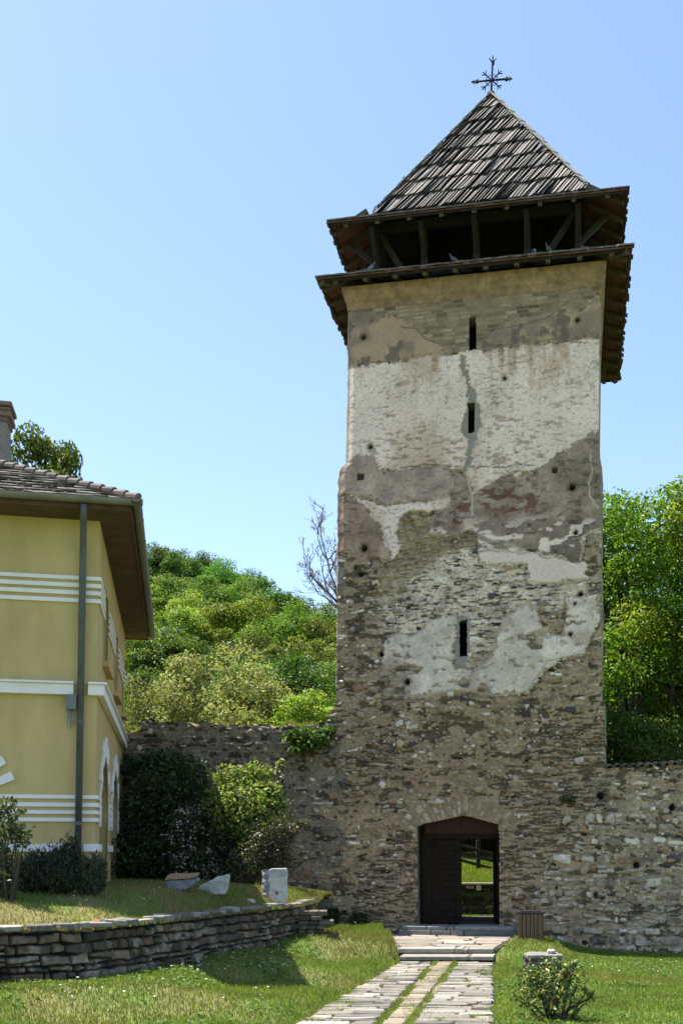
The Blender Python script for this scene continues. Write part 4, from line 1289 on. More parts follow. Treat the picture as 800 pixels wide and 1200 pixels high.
def pave(b, Q, rowh, wlo, whi, seed, z0=0, cols=PAVCOL, thick=.05, gap=.012, single=False):
    """rows of irregular slabs on the quad Q = near-left, far-left, far-right, near-right"""
    r = random.Random(seed)
    Lq = np.linalg.norm((Q[1] + Q[2]) / 2 - (Q[0] + Q[3]) / 2); W = np.linalg.norm(Q[3] - Q[0])
    c = 0
    bounds = [0]
    while bounds[-1] < 1: bounds.append(bounds[-1] + r.uniform(*rowh) / Lq)
    bounds[-1] = 1
    for c0, c1 in zip(bounds[:-1], bounds[1:]):
        wrow = np.linalg.norm(quad_map(Q, 1, c0) - quad_map(Q, 0, c0))
        e = [0]
        while e[-1] < 1: e.append(1 if single else e[-1] + r.uniform(wlo, whi) / wrow)
        if len(e) > 2 and e[-1] - 1 > (e[-1] - e[-2]) * .5 and len(e) > 3: e.pop()
        e[-1] = 1
        for a0, a1 in zip(e[:-1], e[1:]):
            if (a1 - a0) * wrow < .06: continue
            ga = gap * r.uniform(.5, 2.2) / wrow; gc = gap * r.uniform(.5, 2.0) / Lq
            j = lambda s_=.034: r.uniform(-s_, s_)
            pts = []
            per = [(a0 + ga, c0 + gc), ((a0 + a1) / 2, c0 + gc), (a1 - ga, c0 + gc), (a1 - ga, (c0 + c1) / 2), (a1 - ga, c1 - gc), ((a0 + a1) / 2, c1 - gc), (a0 + ga, c1 - gc), (a0 + ga, (c0 + c1) / 2)]
            js = .25 if single else 1
            if not single and r.random() < .035: continue
            for aa, c_ in per:
                pts.append(quad_map(Q, aa + j() * js / wrow, c_ + j(.022) * js / Lq))
            zt = z0 + r.uniform(-.008, .012); tx, ty = r.uniform(-.02, .02), r.uniform(-.02, .02)
            cen = np.mean(pts, 0)
            top = [np.array([p[0], p[1], p[2] + zt + (p[0] - cen[0]) * tx + (p[1] - cen[1]) * ty]) for p in pts]
            ins = [p + (np.array([cen[0], cen[1], p[2]]) - p) * (.012 / max(np.linalg.norm(cen[:2] - p[:2]), .05)) for p in top]
            low = [p - EZ * .014 for p in top]; bot = [p - EZ * thick for p in top]
            n = 8; g = r.uniform(.72, 1.2); col = np.array(r.choice(cols)) * g
            b.add(ins + low + bot, [tuple(range(n))] + [(k + n, (k + 1) % n + n, (k + 1) % n, k) for k in range(n)] + [(k + 2 * n, (k + 1) % n + 2 * n, (k + 1) % n + n, k + n) for k in range(n)], col)
            for k in range(8): joints.append((top[k] + top[(k + 1) % 8]) / 2)


b = MB()
L0, L1 = ext(pl0, pl1, NEAR), pl1; R0_, R1_ = ext(pr0, pr1, NEAR), pr1
C0, C1 = ext(cl0, cl1, NEAR), cl1; D0, D1 = ext(cr0, cr1, NEAR), cr1
off = np.array([.07, 0, 0])
pave(b, [L0, L1, C1 - off, C0 - off], (.13, .3), .22, .7, 1)
pave(b, [C0, C1, D1, D0], (.2, .3), .2, .3, 2, cols=[(.2, .172, .13), (.23, .195, .15), (.175, .155, .12)], gap=.008, single=True)
pave(b, [D0 + off, D1 + off, R1_, R0_], (.13, .3), .22, .7, 3)
tag(b.build('path', M['paving']), kind='structure')
b = MB(); b.add([p + np.array([0, 0, -.028]) for p in (L0, R0_, R1_, L1)], [(0, 1, 2, 3)])
tag(b.build('path_bed', M['dirt']), kind='structure')

# two low steps and the landing, then the door sill
stp = empty('stone_steps', (stepquad[0] + stepquad[1]) / 2 - EZ * .16, 'two low worn stone steps with a paved landing before the tower gate', 'steps')


def slabrow(b, a, c, back, z0, z1, n, seed, col):
    r = random.Random(seed); e = [0] + sorted(r.uniform(.12, .88) for _ in range(n - 1)) + [1]
    for x0, x1 in zip(e[:-1], e[1:]):
        p0 = a + (c - a) * (x0 + .004); p1 = a + (c - a) * (x1 - .004)
        bk0, bk1 = p0 + back, p1 + back
        jit = r.uniform(-.015, .015)
        poly = [np.array([p[0], p[1] + (jit if k < 2 else 0), z0]) for k, p in enumerate((p0, p1, bk1, bk0))]
        g = r.uniform(.8, 1.2)
        b.prism(poly, EZ * (z1 - z0 + r.uniform(-.006, .006)), tuple(x * g for x in col))


b = MB()
fl = stepquad[0]; frr = stepquad[1]
inw = -EN
slabrow(b, fl, frr, inw * .42, .095, .165, 4, 5, (.25, .235, .2))
b.build('tread', M['paving'], stp, bevel=.012)
b = MB(); slabrow(b, pz(467, 1120.5, .085), pz(578, 1120.5, .085), inw * .5, .015, .085, 3, 6, (.24, .225, .19))
b.build('tread', M['paving'], stp, bevel=.012)
b = MB()
rb0, rb1 = fl + inw * .06, frr + inw * .06
b.prism([np.array([*p[:2], -.1]) for p in (rb0, rb1, rb1 + inw * .5, rb0 + inw * .5)], EZ * .2, (.1, .09, .075))
rb0, rb1 = pz(468, 1121, .02) + inw * .05, pz(577, 1121, .02) + inw * .05
b.prism([np.array([*p[:2], -.1]) for p in (rb0, rb1, rb1 + inw * .5, rb0 + inw * .5)], EZ * .12, (.1, .09, .075))
b.build('riser', M['masonry'], stp)
b = MB()
Q = [fl + inw * .42, stepquad[3], stepquad[2], frr + inw * .42]
pave(b, Q, (.3, .6), .35, .9, 7, z0=-.0, cols=[(.24, .22, .185), (.28, .25, .2), (.2, .185, .165), (.25, .205, .165)])
b.build('landing', M['paving'], stp)
b = MB(); b.prism([np.array([*p[:2], -.2]) for p in (fl + inw * .1, frr + inw * .1, stepquad[2], stepquad[3])], EZ * .33, (.14, .125, .1))
b.build('landing_bed', M['masonry'], stp)
ds = empty('door_sill', tw(0, .17, .3), 'long grey stone sill of two slabs at the foot of the gate', 'door sill')
s0, s1 = fac(470, 1085, .45)[0], fac(602, 1085, .45)[0]
b = MB(); slabrow(b, tw(s0, 0, .46), tw(s1, 0, .4), inw * .95, .27, .345, 4, 9, (.24, .245, .245)); b.build('slab', M['paving'], ds, bevel=.012)
b = MB(); slabrow(b, tw(s0 - .05, 0, .52), tw(s1 + .05, 0, .45), inw * .6, .1, .266, 5, 10, (.17, .165, .155)); b.build('slab', M['paving'], ds, bevel=.015)

# ================================================================== BEHIND THE GATE
bw = empty('stone_wall', (3.8, 31.4, .1), 'dark low stone wall seen through the open gate', 'wall')
xs = np.arange(-1.5, 9, .03); zz = np.arange(-.2, .98, .03)
XG, ZG = np.meshgrid(xs, zz)
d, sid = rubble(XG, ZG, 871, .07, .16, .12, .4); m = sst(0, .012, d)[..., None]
cc = pick(sid, 871, PAL_L) * .4 * m + .025 * (1 - m)  # stone palette darkened, the wall's shade is painted in
h = .03 * sst(0, .02, d)
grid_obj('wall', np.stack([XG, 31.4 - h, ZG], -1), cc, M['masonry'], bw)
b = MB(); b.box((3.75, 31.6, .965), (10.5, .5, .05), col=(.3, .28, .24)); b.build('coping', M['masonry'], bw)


def board(u0, v0, u1, v1, mt, label, marks):
    a = py(u0, v1, 31.33); c = py(u1, v0, 31.33)
    root = empty('sign', ((a[0] + c[0]) / 2, 31.33, a[2]), label, 'sign')
    bb = MB(); bb.box(((a[0] + c[0]) / 2, 31.335, (a[2] + c[2]) / 2), (c[0] - a[0], .02, c[2] - a[2])); bb.build('board', mt, root)
    bb = MB()
    for (x, z, w_, h_) in marks:
        bb.box((a[0] + (c[0] - a[0]) * x, 31.322, a[2] + (c[2] - a[2]) * z), ((c[0] - a[0]) * w_, .006, (c[2] - a[2]) * h_))
    bb.build('lettering', M['signw'] if mt is M['signp'] else M['signp'], root)


board(546, 1037.8, 555, 1041.6, M['signp'], 'small plum sign with pale lettering on the wall behind the gate', [(.5, .25, .75, .14), (.42, .55, .4, .12), (.12, .5, .08, .6), (.88, .5, .08, .6)])
board(558, 1038, 563.2, 1043.2, M['signw'], 'small square cream sign beside the plum sign behind the gate', [(.5, .55, .3, .25)])


def hillz(x, y):
    x = np.asarray(x, float); y = np.asarray(y, float)
    D = y
    base = lerp_tab(D, [(31, .3), (31.5, .85), (37, 1.22), (42, 2.6), (52, 5.4), (65, 9), (90, 16), (130, 27), (200, 36), (400, 40)])
    col = x / np.maximum(y, 1)
    f = lerp_tab(col, [(-1.2, 1.3), (-.35, 1.3), (-.17, 1.0), (-.03, .86), (.06, .6), (.2, .4), (.6, .35), (1.2, .5)])
    k = sst(37, 46, D)
    near = lerp_tab(D, [(31, .3), (31.5, .85), (34, 1.0), (37, 1.22), (39, 1.5)])
    return np.where(D < 37, near, base * (1 - k + k * f)) + .25 * (fbm(x * .2, y * .2, 881, 3) - .5) * sst(36, 45, D)


hx_ = np.concatenate([np.linspace(-260, -40, 30), np.linspace(-38, 40, 120), np.linspace(44, 260, 28)])
hy_ = np.concatenate([np.array([31.3, 31.5, 32]), np.linspace(32.5, 60, 70), np.linspace(62, 420, 70)])
HX, HY = np.meshgrid(hx_, hy_)
hc = np.array([.06, .085, .02]) * (.6 + .8 * fbm(HX * .3, HY * .3, 882, 4))[..., None]
tag(grid_obj('hillside', np.stack([HX, HY, hillz(HX, HY)], -1), hc, M['lawn']), kind='structure')

fn = empty('wooden_fence', py(560, 1008, 37), 'dark wooden post and rail fence sloping across the grass bank behind the gate', 'fence')
a1, c1 = py(543, 991.5, 37), py(576, 1000.5, 37); dv = (c1 - a1) / (c1[0] - a1[0])
p0 = py(560, 996, 37)
for k in range(-2, 3):
    x = p0[0] + k * 1.9; c = a1 + dv * (x - a1[0])
    b = MB(); b.box((x, 37, c[2] - .25), (.13, .11, 1.15)); b.build('post', M['fence'], fn, bevel=.01)
for dz in (0, -.23, -.48):
    b = MB(); b.bar(a1 + dv * (p0[0] - 3.9 - a1[0]) + EZ * dz - np.array([0, .07, 0]), a1 + dv * (p0[0] + 3.9 - a1[0]) + EZ * dz - np.array([0, .07, 0]), .04, .09); b.build('rail', M['fence'], fn, bevel=.006)

# ================================================================== HOUSE
K = np.array([-3.525, 16.4, 0])
hL = np.array([-1, -.228, 0]); hL /= np.linalg.norm(hL)
nF = np.array([.228, -1, 0]); nF /= np.linalg.norm(nF)
sB = np.array([-.147, 1, 0]); sB /= np.linalg.norm(sB)
nS = np.array([1, .147, 0]); nS /= np.linalg.norm(nS)
ZW = 6.64; ZG0 = .9


def hf(t, z, o=0): p = K + hL * t + nF * o; return np.array([p[0], p[1], z])


def hs(t, z, o=0): p = K + sB * t + nS * o; return np.array([p[0], p[1], z])


def fz(u, v, o=0): p = pp(u, v, K + nF * o, nF); return float(np.dot(p - K, hL)), float(p[2])


def sz(u, v, o=0): p = pp(u, v, K + nS * o, nS); return float(np.dot(p - K, sB)), float(p[2])


HLEN, HSID = 9.0, 8.9
house = empty('yellow_house', hf(4, 1.0, -4), 'two storey ochre rendered house with white string courses and a tiled hip roof', 'house')
# openings on the side facade
w1 = (sz(121.8, 720)[0], sz(127.2, 720)[0], sz(121.8, 777)[1], sz(121.8, 684)[1])
w2 = (sz(134.3, 760)[0], sz(138.3, 760)[0], w1[2], w1[3])
w3 = (w2[0] + (w2[0] - w1[0]), min(w2[1] + (w2[0] - w1[0]), HSID - .5), w1[2], w1[3])
a1o = (sz(117.3, 935)[0], sz(126.8, 935)[0]); azt = sz(122.5, 888)[1]
wins = [w for w in (w1, w2, w3) if w[1] < HSID - .2 and w[1] > w[0]]
wd_a = a1o[1] - a1o[0]; pitch_a = w2[0] - w1[0]
arches = [(a1o[0], a1o[1])]
if a1o[1] + pitch_a < HSID - .3: arches.append((a1o[0] + pitch_a, a1o[1] + pitch_a))


def arch_poly(t0, t1, zb, zt, n=14):
    r = (t1 - t0) / 2; c = (t0 + t1) / 2; zc = zt - r
    return [(t0, zb)] + [(c - r * math.cos(math.pi * k / n), zc + r * math.sin(math.pi * k / n)) for k in range(n + 1)] + [(t1, zb)]


def hole_wall(name, fn_, tlen, zlo, zhi, polys, step, mt, parent, flip):
    tv = np.arange(0, tlen + step, step); zv = np.arange(zlo, zhi + step, step)
    tv = np.minimum(tv, tlen); zv = np.minimum(zv, zhi)
    TT, ZZ = np.meshgrid(tv, zv)
    P = np.stack([fn_(0, 0)[0] + (fn_(1, 0) - fn_(0, 0))[0] * TT, fn_(0, 0)[1] + (fn_(1, 0) - fn_(0, 0))[1] * TT, ZZ], -1)
    Tc = (TT[:-1, :-1] + TT[1:, 1:]) / 2; Zc = (ZZ[:-1, :-1] + ZZ[1:, 1:]) / 2
    hole = np.zeros(Tc.shape, bool)
    for p in polys: hole |= poly_sd(Tc, Zc, p) > 0
    return grid_obj(name, P, None, mt, parent, keep=~hole, flip=flip, smooth=False)


polys = [[(w[0], w[2]), (w[1], w[2]), (w[1], w[3]), (w[0], w[3])] for w in wins] + [arch_poly(a, c, .8, azt) for a, c in arches]
hole_wall('wall', hs, HSID, ZG0, ZW, polys, .03, M['yellow'], house, False)
# front, with its big arched window beyond the picture edge
fa = (1.75, 3.75); fat = fz(10, 920)[1] - .05
fpoly = [arch_poly(fa[0], fa[1], 2.15, 3.05)]
hole_wall('wall', hf, HLEN, ZG0, ZW, fpoly, .04, M['yellow'], house, True)
b = MB()
A_, B_, C_, D_ = hf(0, 0), hf(HLEN, 0), hf(HLEN, 0) + sB * HSID, hs(HSID, 0)
for p, q_ in ((B_, C_), (C_, D_)):
    b.add([np.array([*p[:2], ZG0]), np.array([*q_[:2], ZG0]), np.array([*q_[:2], ZW]), np.array([*p[:2], ZW])], [(0, 1, 2, 3)])
b.build('wall', M['yellow'], house)


def reveal(name, fn_, poly, depth, mt, parent):
    b = MB(); n = len(poly)
    vs = [fn_(t, z, .0) for t, z in poly] + [fn_(t, z, -depth) for t, z in poly]
    b.add(vs, [(i, (i + 1) % n, n + (i + 1) % n, n + i) for i in range(n)])
    return b.build(name, mt, parent)


def gp(poly, g):
    c = np.mean(np.array(poly), 0); return [(t + g * np.sign(t - c[0]), z + g * np.sign(z - c[1])) for t, z in poly]


for w in wins:
    po = [(w[0], w[2]), (w[1], w[2]), (w[1], w[3]), (w[0], w[3])]
    b = MB(); b.add([hs(t, z, -.2) for t, z in gp(po, .02)], [(0, 1, 2, 3)]); wo = b.build('window', M['glass'], house)
    reveal('reveal', hs, gp(po, .018), .22, M['yellow'], wo)
    b = MB()
    for (ta, za, tb, zb_) in ((w[0], w[2], w[1], w[2]), (w[0], w[3], w[1], w[3])):
        b.bar(hs(ta, za + (.03 if za == w[2] else -.03), -.18), hs(tb, zb_ + (.03 if za == w[2] else -.03), -.18), .06, .06)
    for t in (w[0] + .03, (w[0] + w[1]) / 2, w[1] - .03): b.bar(hs(t, w[2], -.18), hs(t, w[3], -.18), .06, .06, up=nS)
    b.build('frame', M['white'], wo)
    b = MB(); b.prism([hs(w[0] - .08, w[2] - .02, .1), hs(w[1] + .08, w[2] - .02, .1), hs(w[1] + .08, w[2] + .02, -.05), hs(w[0] - .08, w[2] + .02, -.05)], EZ * -.09); b.build('sill', M['yellow'], wo)


def arch_trim(fn_, t0, t1, zspring, r_in, r_out, parent, mt, stripes=11, zlow=None, o=.03):
    """ring of alternating long and short voussoirs round an arch"""
    b = MB(); c = (t0 + t1) / 2
    for k in range(stripes):
        a0 = math.pi * k / stripes; a1 = math.pi * (k + 1) / stripes
        if k % 2: ro = r_out * .93
        else: ro = r_out
        pts = []
        for rr_, aa in ((r_in, a0), (ro, a0), (ro, (a0 + a1) / 2), (ro, a1), (r_in, a1), (r_in, (a0 + a1) / 2)):
            pts.append(fn_(c - rr_ * math.cos(aa), zspring + rr_ * math.sin(aa), .003))
        nrm = (fn_(0, 0, 1) - fn_(0, 0, 0))
        b.prism(pts, nrm * (o if k % 2 == 0 else o * .6))
    return b.build('arch_trim', mt, parent)


for a, c in arches:
    po = arch_poly(a, c, .8, azt)
    reveal('arch_reveal', hs, gp(po, .015), .45, M['yellow'], house)
    b = MB(); b.add([hs(t, z, -.42) for t, z in gp(po, .02)], [tuple(range(len(po)))]); dr = b.build('door', M['oldwood'], house)
    b = MB(); b.bar(hs((a + c) / 2, 1.2, -.39), hs((a + c) / 2, azt, -.39), .08, .04, up=nS); b.bar(hs(a, azt - (c - a) / 2, -.39), hs(c, azt - (c - a) / 2, -.39), .04, .08); b.build('frame', M['brownsoffit'], dr)
    r = (c - a) / 2
    arch_trim(hs, a, c, azt - r, r + .01, r + .34, house, M['white'], 13)
    b = MB()
    for tt_ in (a - .14, c + .14):
        b.box(hs(tt_, (azt - r + 2.2) / 2, .012), (.2, .04, azt - r - 2.2), (sB, nS, EZ))
    b.build('arch_jamb', M['white'], house)
po = fpoly[0]
b = MB(); b.add([hf(t, z, -.25) for t, z in gp(po, .02)], [tuple(range(len(po)))]); wo = b.build('window', M['glass'], house)
reveal('reveal', hf, gp(po, .02), .27, M['yellow'], wo)
b = MB()
for t in (fa[0] + .04, sum(fa) / 2, fa[1] - .04): b.bar(hf(t, 2.15, -.22), hf(t, 3.0, -.22), .07, .06, up=nF)
b.bar(hf(fa[0], 2.2, -.22), hf(fa[1], 2.2, -.22), .06, .07); b.build('frame', M['white'], wo)
# sunburst of white stripes round that window: one end shows at the picture edge
b = MB(); cw = sum(fa) / 2
t_e, z_e = fz(16.5, 911); t_e2, z_e2 = fz(9, 893); t_e3, z_e3 = fz(1, 880)
ro = cw - t_e + .03
zc_ = 2.15
ro = math.hypot(cw - t_e, z_e - zc_)
ang_e = math.atan2(z_e - zc_, cw - t_e)
for k in range(12):
    aa = ang_e - .02 + k * .145
    if aa > math.pi - .3: break
    a0, a1 = aa, aa + .072
    pts = [hf(cw - rr_ * math.cos(x), zc_ + rr_ * math.sin(x), .003) for rr_, x in ((1.07, a0), (ro, a0), (ro, (a0 + a1) / 2), (ro, a1), (1.07, a1), (1.07, (a0 + a1) / 2))]
    b.prism(pts, nF * .035)
b.build('arch_trim', M['white'], house)

# string courses
pipe_t = fz(95, 800, .1)[0]


def band_front(zb, zt, o):
    b = MB(); b.prism([hf(-o, zb, 0.002), hf(-o, zb, o), hf(HLEN, zb, o), hf(HLEN, zb, .002)], EZ * (zt - zb))
    return b.build('string_course', M['white'], house, bevel=.006)


def band_side(zb, zt, o, segs):
    for t0, t1 in segs:
        b = MB(); b.prism([hs(t0, zb, .002), hs(t0, zb, o), hs(t1, zb, o), hs(t1, zb, .002)], EZ * (zt - zb))
        b.build('string_course', M['white'], house, bevel=.006)


edges = [0.0]
for w in wins: edges += [w[0] - .04, w[1] + .04]
edges.append(HSID - .05)
up_segs = [(edges[i], edges[i + 1]) for i in range(0, len(edges), 2)]
lo_edges = [0.0]
for a, c in arches: lo_edges += [a - .05, c + .05]
lo_edges.append(HSID - .05)
lo_segs = [(lo_edges[i], lo_edges[i + 1]) for i in range(0, len(lo_edges), 2)]
for yt, yb in ((676.5, 681.2), (684.9, 690), (693.6, 698.6), (702.7, 707.6)):
    z1_, z0_ = fz(115.7, yt)[1], fz(115.7, yb)[1]
    band_front(z0_, z1_, .035); band_side(z0_, z1_, .035, up_segs)
for yt, yb in ((932, 936.6), (941, 946), (950, 954.4), (958.6, 963.2)):
    z1_, z0_ = fz(112, yt)[1], fz(112, yb)[1]
    band_front(z0_, z1_, .035); band_side(z0_, z1_, .035, lo_segs)
z1_, z0_ = fz(112, 989)[1], fz(112, 998)[1]
band_front(z0_, z1_, .05); band_side(z0_, z1_, .05, lo_segs)
# moulded ledge between the storeys
b = MB()
zl1 = fz(124, 799.5, .13)[1]; zl0 = fz(121, 815, .1)[1]
for z0_, z1_, o in ((zl0, zl1 - .035, .1), (zl1 - .034, zl1, .14)):
    for t0, t1 in ((-o, pipe_t - .1), (pipe_t + .1, HLEN)):
        b.prism([hf(t0, z0_, .002), hf(t0, z0_, o), hf(t1, z0_, o), hf(t1, z0_, .002)], EZ * (z1_ - z0_))
    b.prism([hs(0, z0_, .002), hs(-.0, z0_, o), hs(HSID + .05, z0_, o), hs(HSID + .05, z0_, .002)], EZ * (z1_ - z0_))
b.build('ledge', M['white'], house, bevel=.008)
b = MB(); b.prism([hf(-.02, .8, 0), hf(-.02, .8, .04), hf(HLEN, .8, .04), hf(HLEN, .8, 0)], EZ * .62)
b.prism([hs(0, .8, .0), hs(0, .8, .04), hs(arches[0][0] - .1, .8, .04), hs(arches[0][0] - .1, .8, 0)], EZ * .62); b.build('plinth', M['stonegrey'], house)

# eaves, gutter, roof
OE = .56


def ec(i, o, z):
    """eave corner i (0 front right, 1 front left, 2 back left, 3 back right) at overhang o"""
    base = [K, K + hL * HLEN, K + hL * HLEN + sB * HSID, K + sB * HSID][i]
    v = [nF + nS * (.78 if o > 0 else 1), nF - nS, -nF - nS, -nF + nS][i] * o
    return np.array([*(base + v)[:2], z])


b = MB()
for i in range(4):
    j = (i + 1) % 4
    p = [ec(i, -.02, ZW), ec(j, -.02, ZW), ec(j, OE, ZW + .03), ec(i, OE, ZW + .03)]
    b.add(p, [(0, 1, 2, 3)])
b.build('soffit', M['brownsoffit'], house)
b = MB()
for i in range(4): b.bar(ec(i, OE - .02, ZW + .07), ec((i + 1) % 4, OE - .02, ZW + .07), .03, .12)
b.build('fascia', M['brownsoffit'], house)


def gutter(i, j):
    b = MB(); a, c = ec(i, OE + .07, ZW + .14), ec(j, OE + .07, ZW + .14)
    a, c = a + (a - c) * .009, c + (c - a) * .009
    d = (c - a) / np.linalg.norm(c - a); out = np.cross(d, EZ) * (1 if True else -1)
    n = 8; vs = []
    for p in (a, c):
        for rr_ in (.075, .066):
            for q_ in range(n + 1):
                t = math.pi + math.pi * q_ / n
                vs.append(p + out * math.cos(t) * rr_ + EZ * math.sin(t) * rr_)
    m_ = n + 1; fs = []
    for q_ in range(n):
        fs += [(q_, q_ + 1, 2 * m_ + q_ + 1, 2 * m_ + q_), (m_ + q_, 3 * m_ + q_, 3 * m_ + q_ + 1, m_ + q_ + 1)]
    fs += [(0, 2 * m_, 3 * m_, m_), (n, m_ + n, 3 * m_ + n, 2 * m_ + n)]
    b.add(vs, fs)
    L_ = np.linalg.norm(c - a); k = 1.3
    while k < L_:
        p = a + d * k
        b.tube([p - d * .02 + out * math.cos(t) * .079 + EZ * math.sin(t) * .079 for t in np.linspace(math.pi, 2 * math.pi, 9)], .006, 5)
        k += 1.15
    b.build('gutter', M['zinc'], house)


gutter(0, 1); gutter(3, 0)
# hip slope solved from the ridge line in the picture
ce = ec(0, OE, ZW + .16)
hip_h = ec(0, OE - 1, 0) - ec(0, OE, 0)
pn = np.array([-hip_h[1], hip_h[0], 0]); ph = pp(0, 543.5, ce, pn)
SL = (ph[2] - ce[2]) / (np.dot(ph - ce, hip_h) / np.dot(hip_h, hip_h))
run = (HSID + 2 * OE) / 2
zr = ce[2] + SL * run
roofpts = [ec(i, OE + .02, ZW + .15) for i in range(4)]
rid0 = ec(0, OE - run, zr); rid1 = ec(1, OE - run, zr)
b = MB(); b.add([p - EZ * .03 for p in roofpts] + [rid0 - EZ * .3, rid1 - EZ * .3], [(0, 4, 5, 1), (1, 5, 2), (2, 5, 4, 3), (3, 4, 0)], (.1, .085, .075))
# courses of flat tiles on the two near slopes
rr = random.Random(5)
TC = [(.12, .105, .095), (.095, .085, .078), (.155, .137, .122), (.075, .068, .063), (.155, .118, .098)]
for (i0, i1, r0_, r1_) in ((0, 1, rid0, rid1), (3, 0, rid0, rid0)):
    a, c = roofpts[i0], roofpts[i1]
    nrow = 26; up_l = r0_ - a; up_r = r1_ - c
    nrm = np.cross(c - a, up_l); nrm /= np.linalg.norm(nrm); nrm *= np.sign(nrm[2])
    for r in range(nrow):
        f0, f1 = r / nrow, (r + 1.35) / nrow
        pa, pc = a + up_l * f0, c + up_r * f0; qa, qc = a + up_l * min(f1, 1), c + up_r * min(f1, 1)
        W_ = np.linalg.norm(pc - pa); n = int(W_ / .17)
        if n < 1: continue
        for k in range(n):
            x0, x1 = (k + (r % 2) * .5) / n, min((k + 1 + (r % 2) * .5) / n, 1) - .003
            if x0 >= x1: continue
            l0 = .035 + rr.uniform(0, .02)
            p = [pa + (pc - pa) * x0 + nrm * l0, pa + (pc - pa) * x1 + nrm * (l0 + rr.uniform(-.006, .012)), qa + (qc - qa) * x1 + nrm * .008, qa + (qc - qa) * x0 + nrm * .008]
            g = rr.uniform(.6, 1.4)
            b.add(p + [y - nrm * .018 for y in p], [(0, 1, 2, 3), (0, 4, 5, 1), (1, 5, 6, 2), (3, 7, 4, 0)], tuple(y * g for y in rr.choice(TC)))
roof = b.build('roof', M['tile'], house)
b = MB()
for k in range(30):
    p0_ = roofpts[0] + (rid0 - roofpts[0]) * (k / 30 - .01); p1_ = roofpts[0] + (rid0 - roofpts[0]) * ((k + 1.12) / 30)
    g = rr.uniform(.75, 1.25); dn = (p1_ - p0_) / np.linalg.norm(p1_ - p0_)
    upv = EZ - dn * dn[2]; upv /= np.linalg.norm(upv)
    b.tube([p0_ + upv * .06, p0_ + dn * .03 + upv * .065, p1_ + upv * .03], [.066, .062, .046], 9, tuple(y * g for y in (.13, .108, .095)))
b.build('hip_tiles', M['tile'], roof)
# chimney
cpt = ec(0, OE - 2.9, 0) + hL * .62
ch_c = py(-3, 545, 18.9)
b = MB()
czt = py(0, 476, 18.9)[2]
cx_ = np.array([ch_c[0], 18.9, 0])
b.box((cx_[0], cx_[1], (ch_c[2] + czt - .5) / 2 - .5), (.36, .5, czt - .35 - ch_c[2] + 1.2), (hL, sB, EZ), (.23, .2, .18))
for k, (ex_, hh) in enumerate(((.05, .09), (.13, .09), (.1, .07), (.16, .08))):
    b.box((cx_[0], cx_[1], czt - .31 + k * .085), (.36 + ex_, .5 + ex_, hh - .006), (hL, sB, EZ), (.2, .13, .1) if k % 2 else (.16, .11, .09))
b.build('chimney', M['tile'], roof, bevel=.012)
# downpipe
zc = ZW + .06
gp_ = hf(pipe_t, zc, OE + .07)
b = MB(); b.tube([gp_, hf(pipe_t, zc - .12, OE + .02), hf(pipe_t, zc - .42, .16), hf(pipe_t, zc - .6, .1), hf(pipe_t, 1.2, .1)], .05, 12)
dp = b.build('downpipe', M['pipe'], house, smooth=True)
b = MB()
for z in (5.2, 3.65, 2.2):
    b.tube([hf(pipe_t, z, .1), hf(pipe_t, z + .05, .1)], .056, 12)
b.build('bracket', M['pipe'], dp)
# junction box with its cable loop
t0, z1_ = fz(78, 815); t1, z0_ = fz(91, 833)
t0, t1 = max(t0, t1), max(min(t0, t1), pipe_t + .06)
b = MB(); b.box(hf((t0 + t1) / 2, (z0_ + z1_) / 2, .09), (t0 - t1, .16, z1_ - z0_), (hL, nF, EZ)); jb = b.build('junction_box', M['box'], house, bevel=.01)
b = MB(); b.tube([hf(t0 - .02, z0_, .06), hf(t0 - .02, z0_ - .12, .06), hf((t0 + t1) / 2, z0_ - .19, .06), hf(t1 + .03, z0_ - .1, .06), hf(t1 + .03, z0_, .06)], .012, 7)
b.tube([hf((t0 + t1) / 2 + .02, z0_, .04), hf((t0 + t1) / 2 + .02, z0_ - .25, .04)], .018, 7); b.build('cable', M['cable'], jb)

# ================================================================== SMALL THINGS
def rock(name, pts_front, depth_vec, mt, label, cat, nz=.02, bev=.015, kids=None):
    root = empty(name, pts_front[0], label, cat) if kids else None
    b = MB(); b.prism(pts_front, depth_vec)
    o = b.build('stone' if kids else name, mt, root, bevel=bev)
    if not kids: tag(o, label, cat)
    return root or o


CL = bpy.data.textures.new('chips', 'CLOUDS'); CL.noise_scale = .09; CL.noise_depth = 3


def chip(o, k=.02, lv=5):
    m_ = o.modifiers.new('s', 'SUBSURF'); m_.subdivision_type = 'SIMPLE'; m_.levels = lv; m_.render_levels = lv
    d_ = o.modifiers.new('d', 'DISPLACE'); d_.texture = CL; d_.strength = k; d_.mid_level = .5; d_.texture_coords = 'OBJECT' if False else 'LOCAL'
    return o


# inscribed slab on the terrace edge
g0 = on_terrace(324, 1059); gy0 = g0[1]
fpts = [py(u, v, gy0) for u, v in ((315, 1060), (315.2, 1020), (317, 1018), (335.5, 1017.5), (336.7, 1020), (336.5, 1052), (334, 1060))]
root = empty('stone_slab', g0, 'upright white marble slab with a rough left flank on the terrace edge', 'stone slab')
b = MB(); b.prism(fpts[::-1] if False else fpts, np.array([-.0, .14, 0])); slab = chip(b.build('face_block', M['stonewhite'], root, bevel=.012), .018, 4)
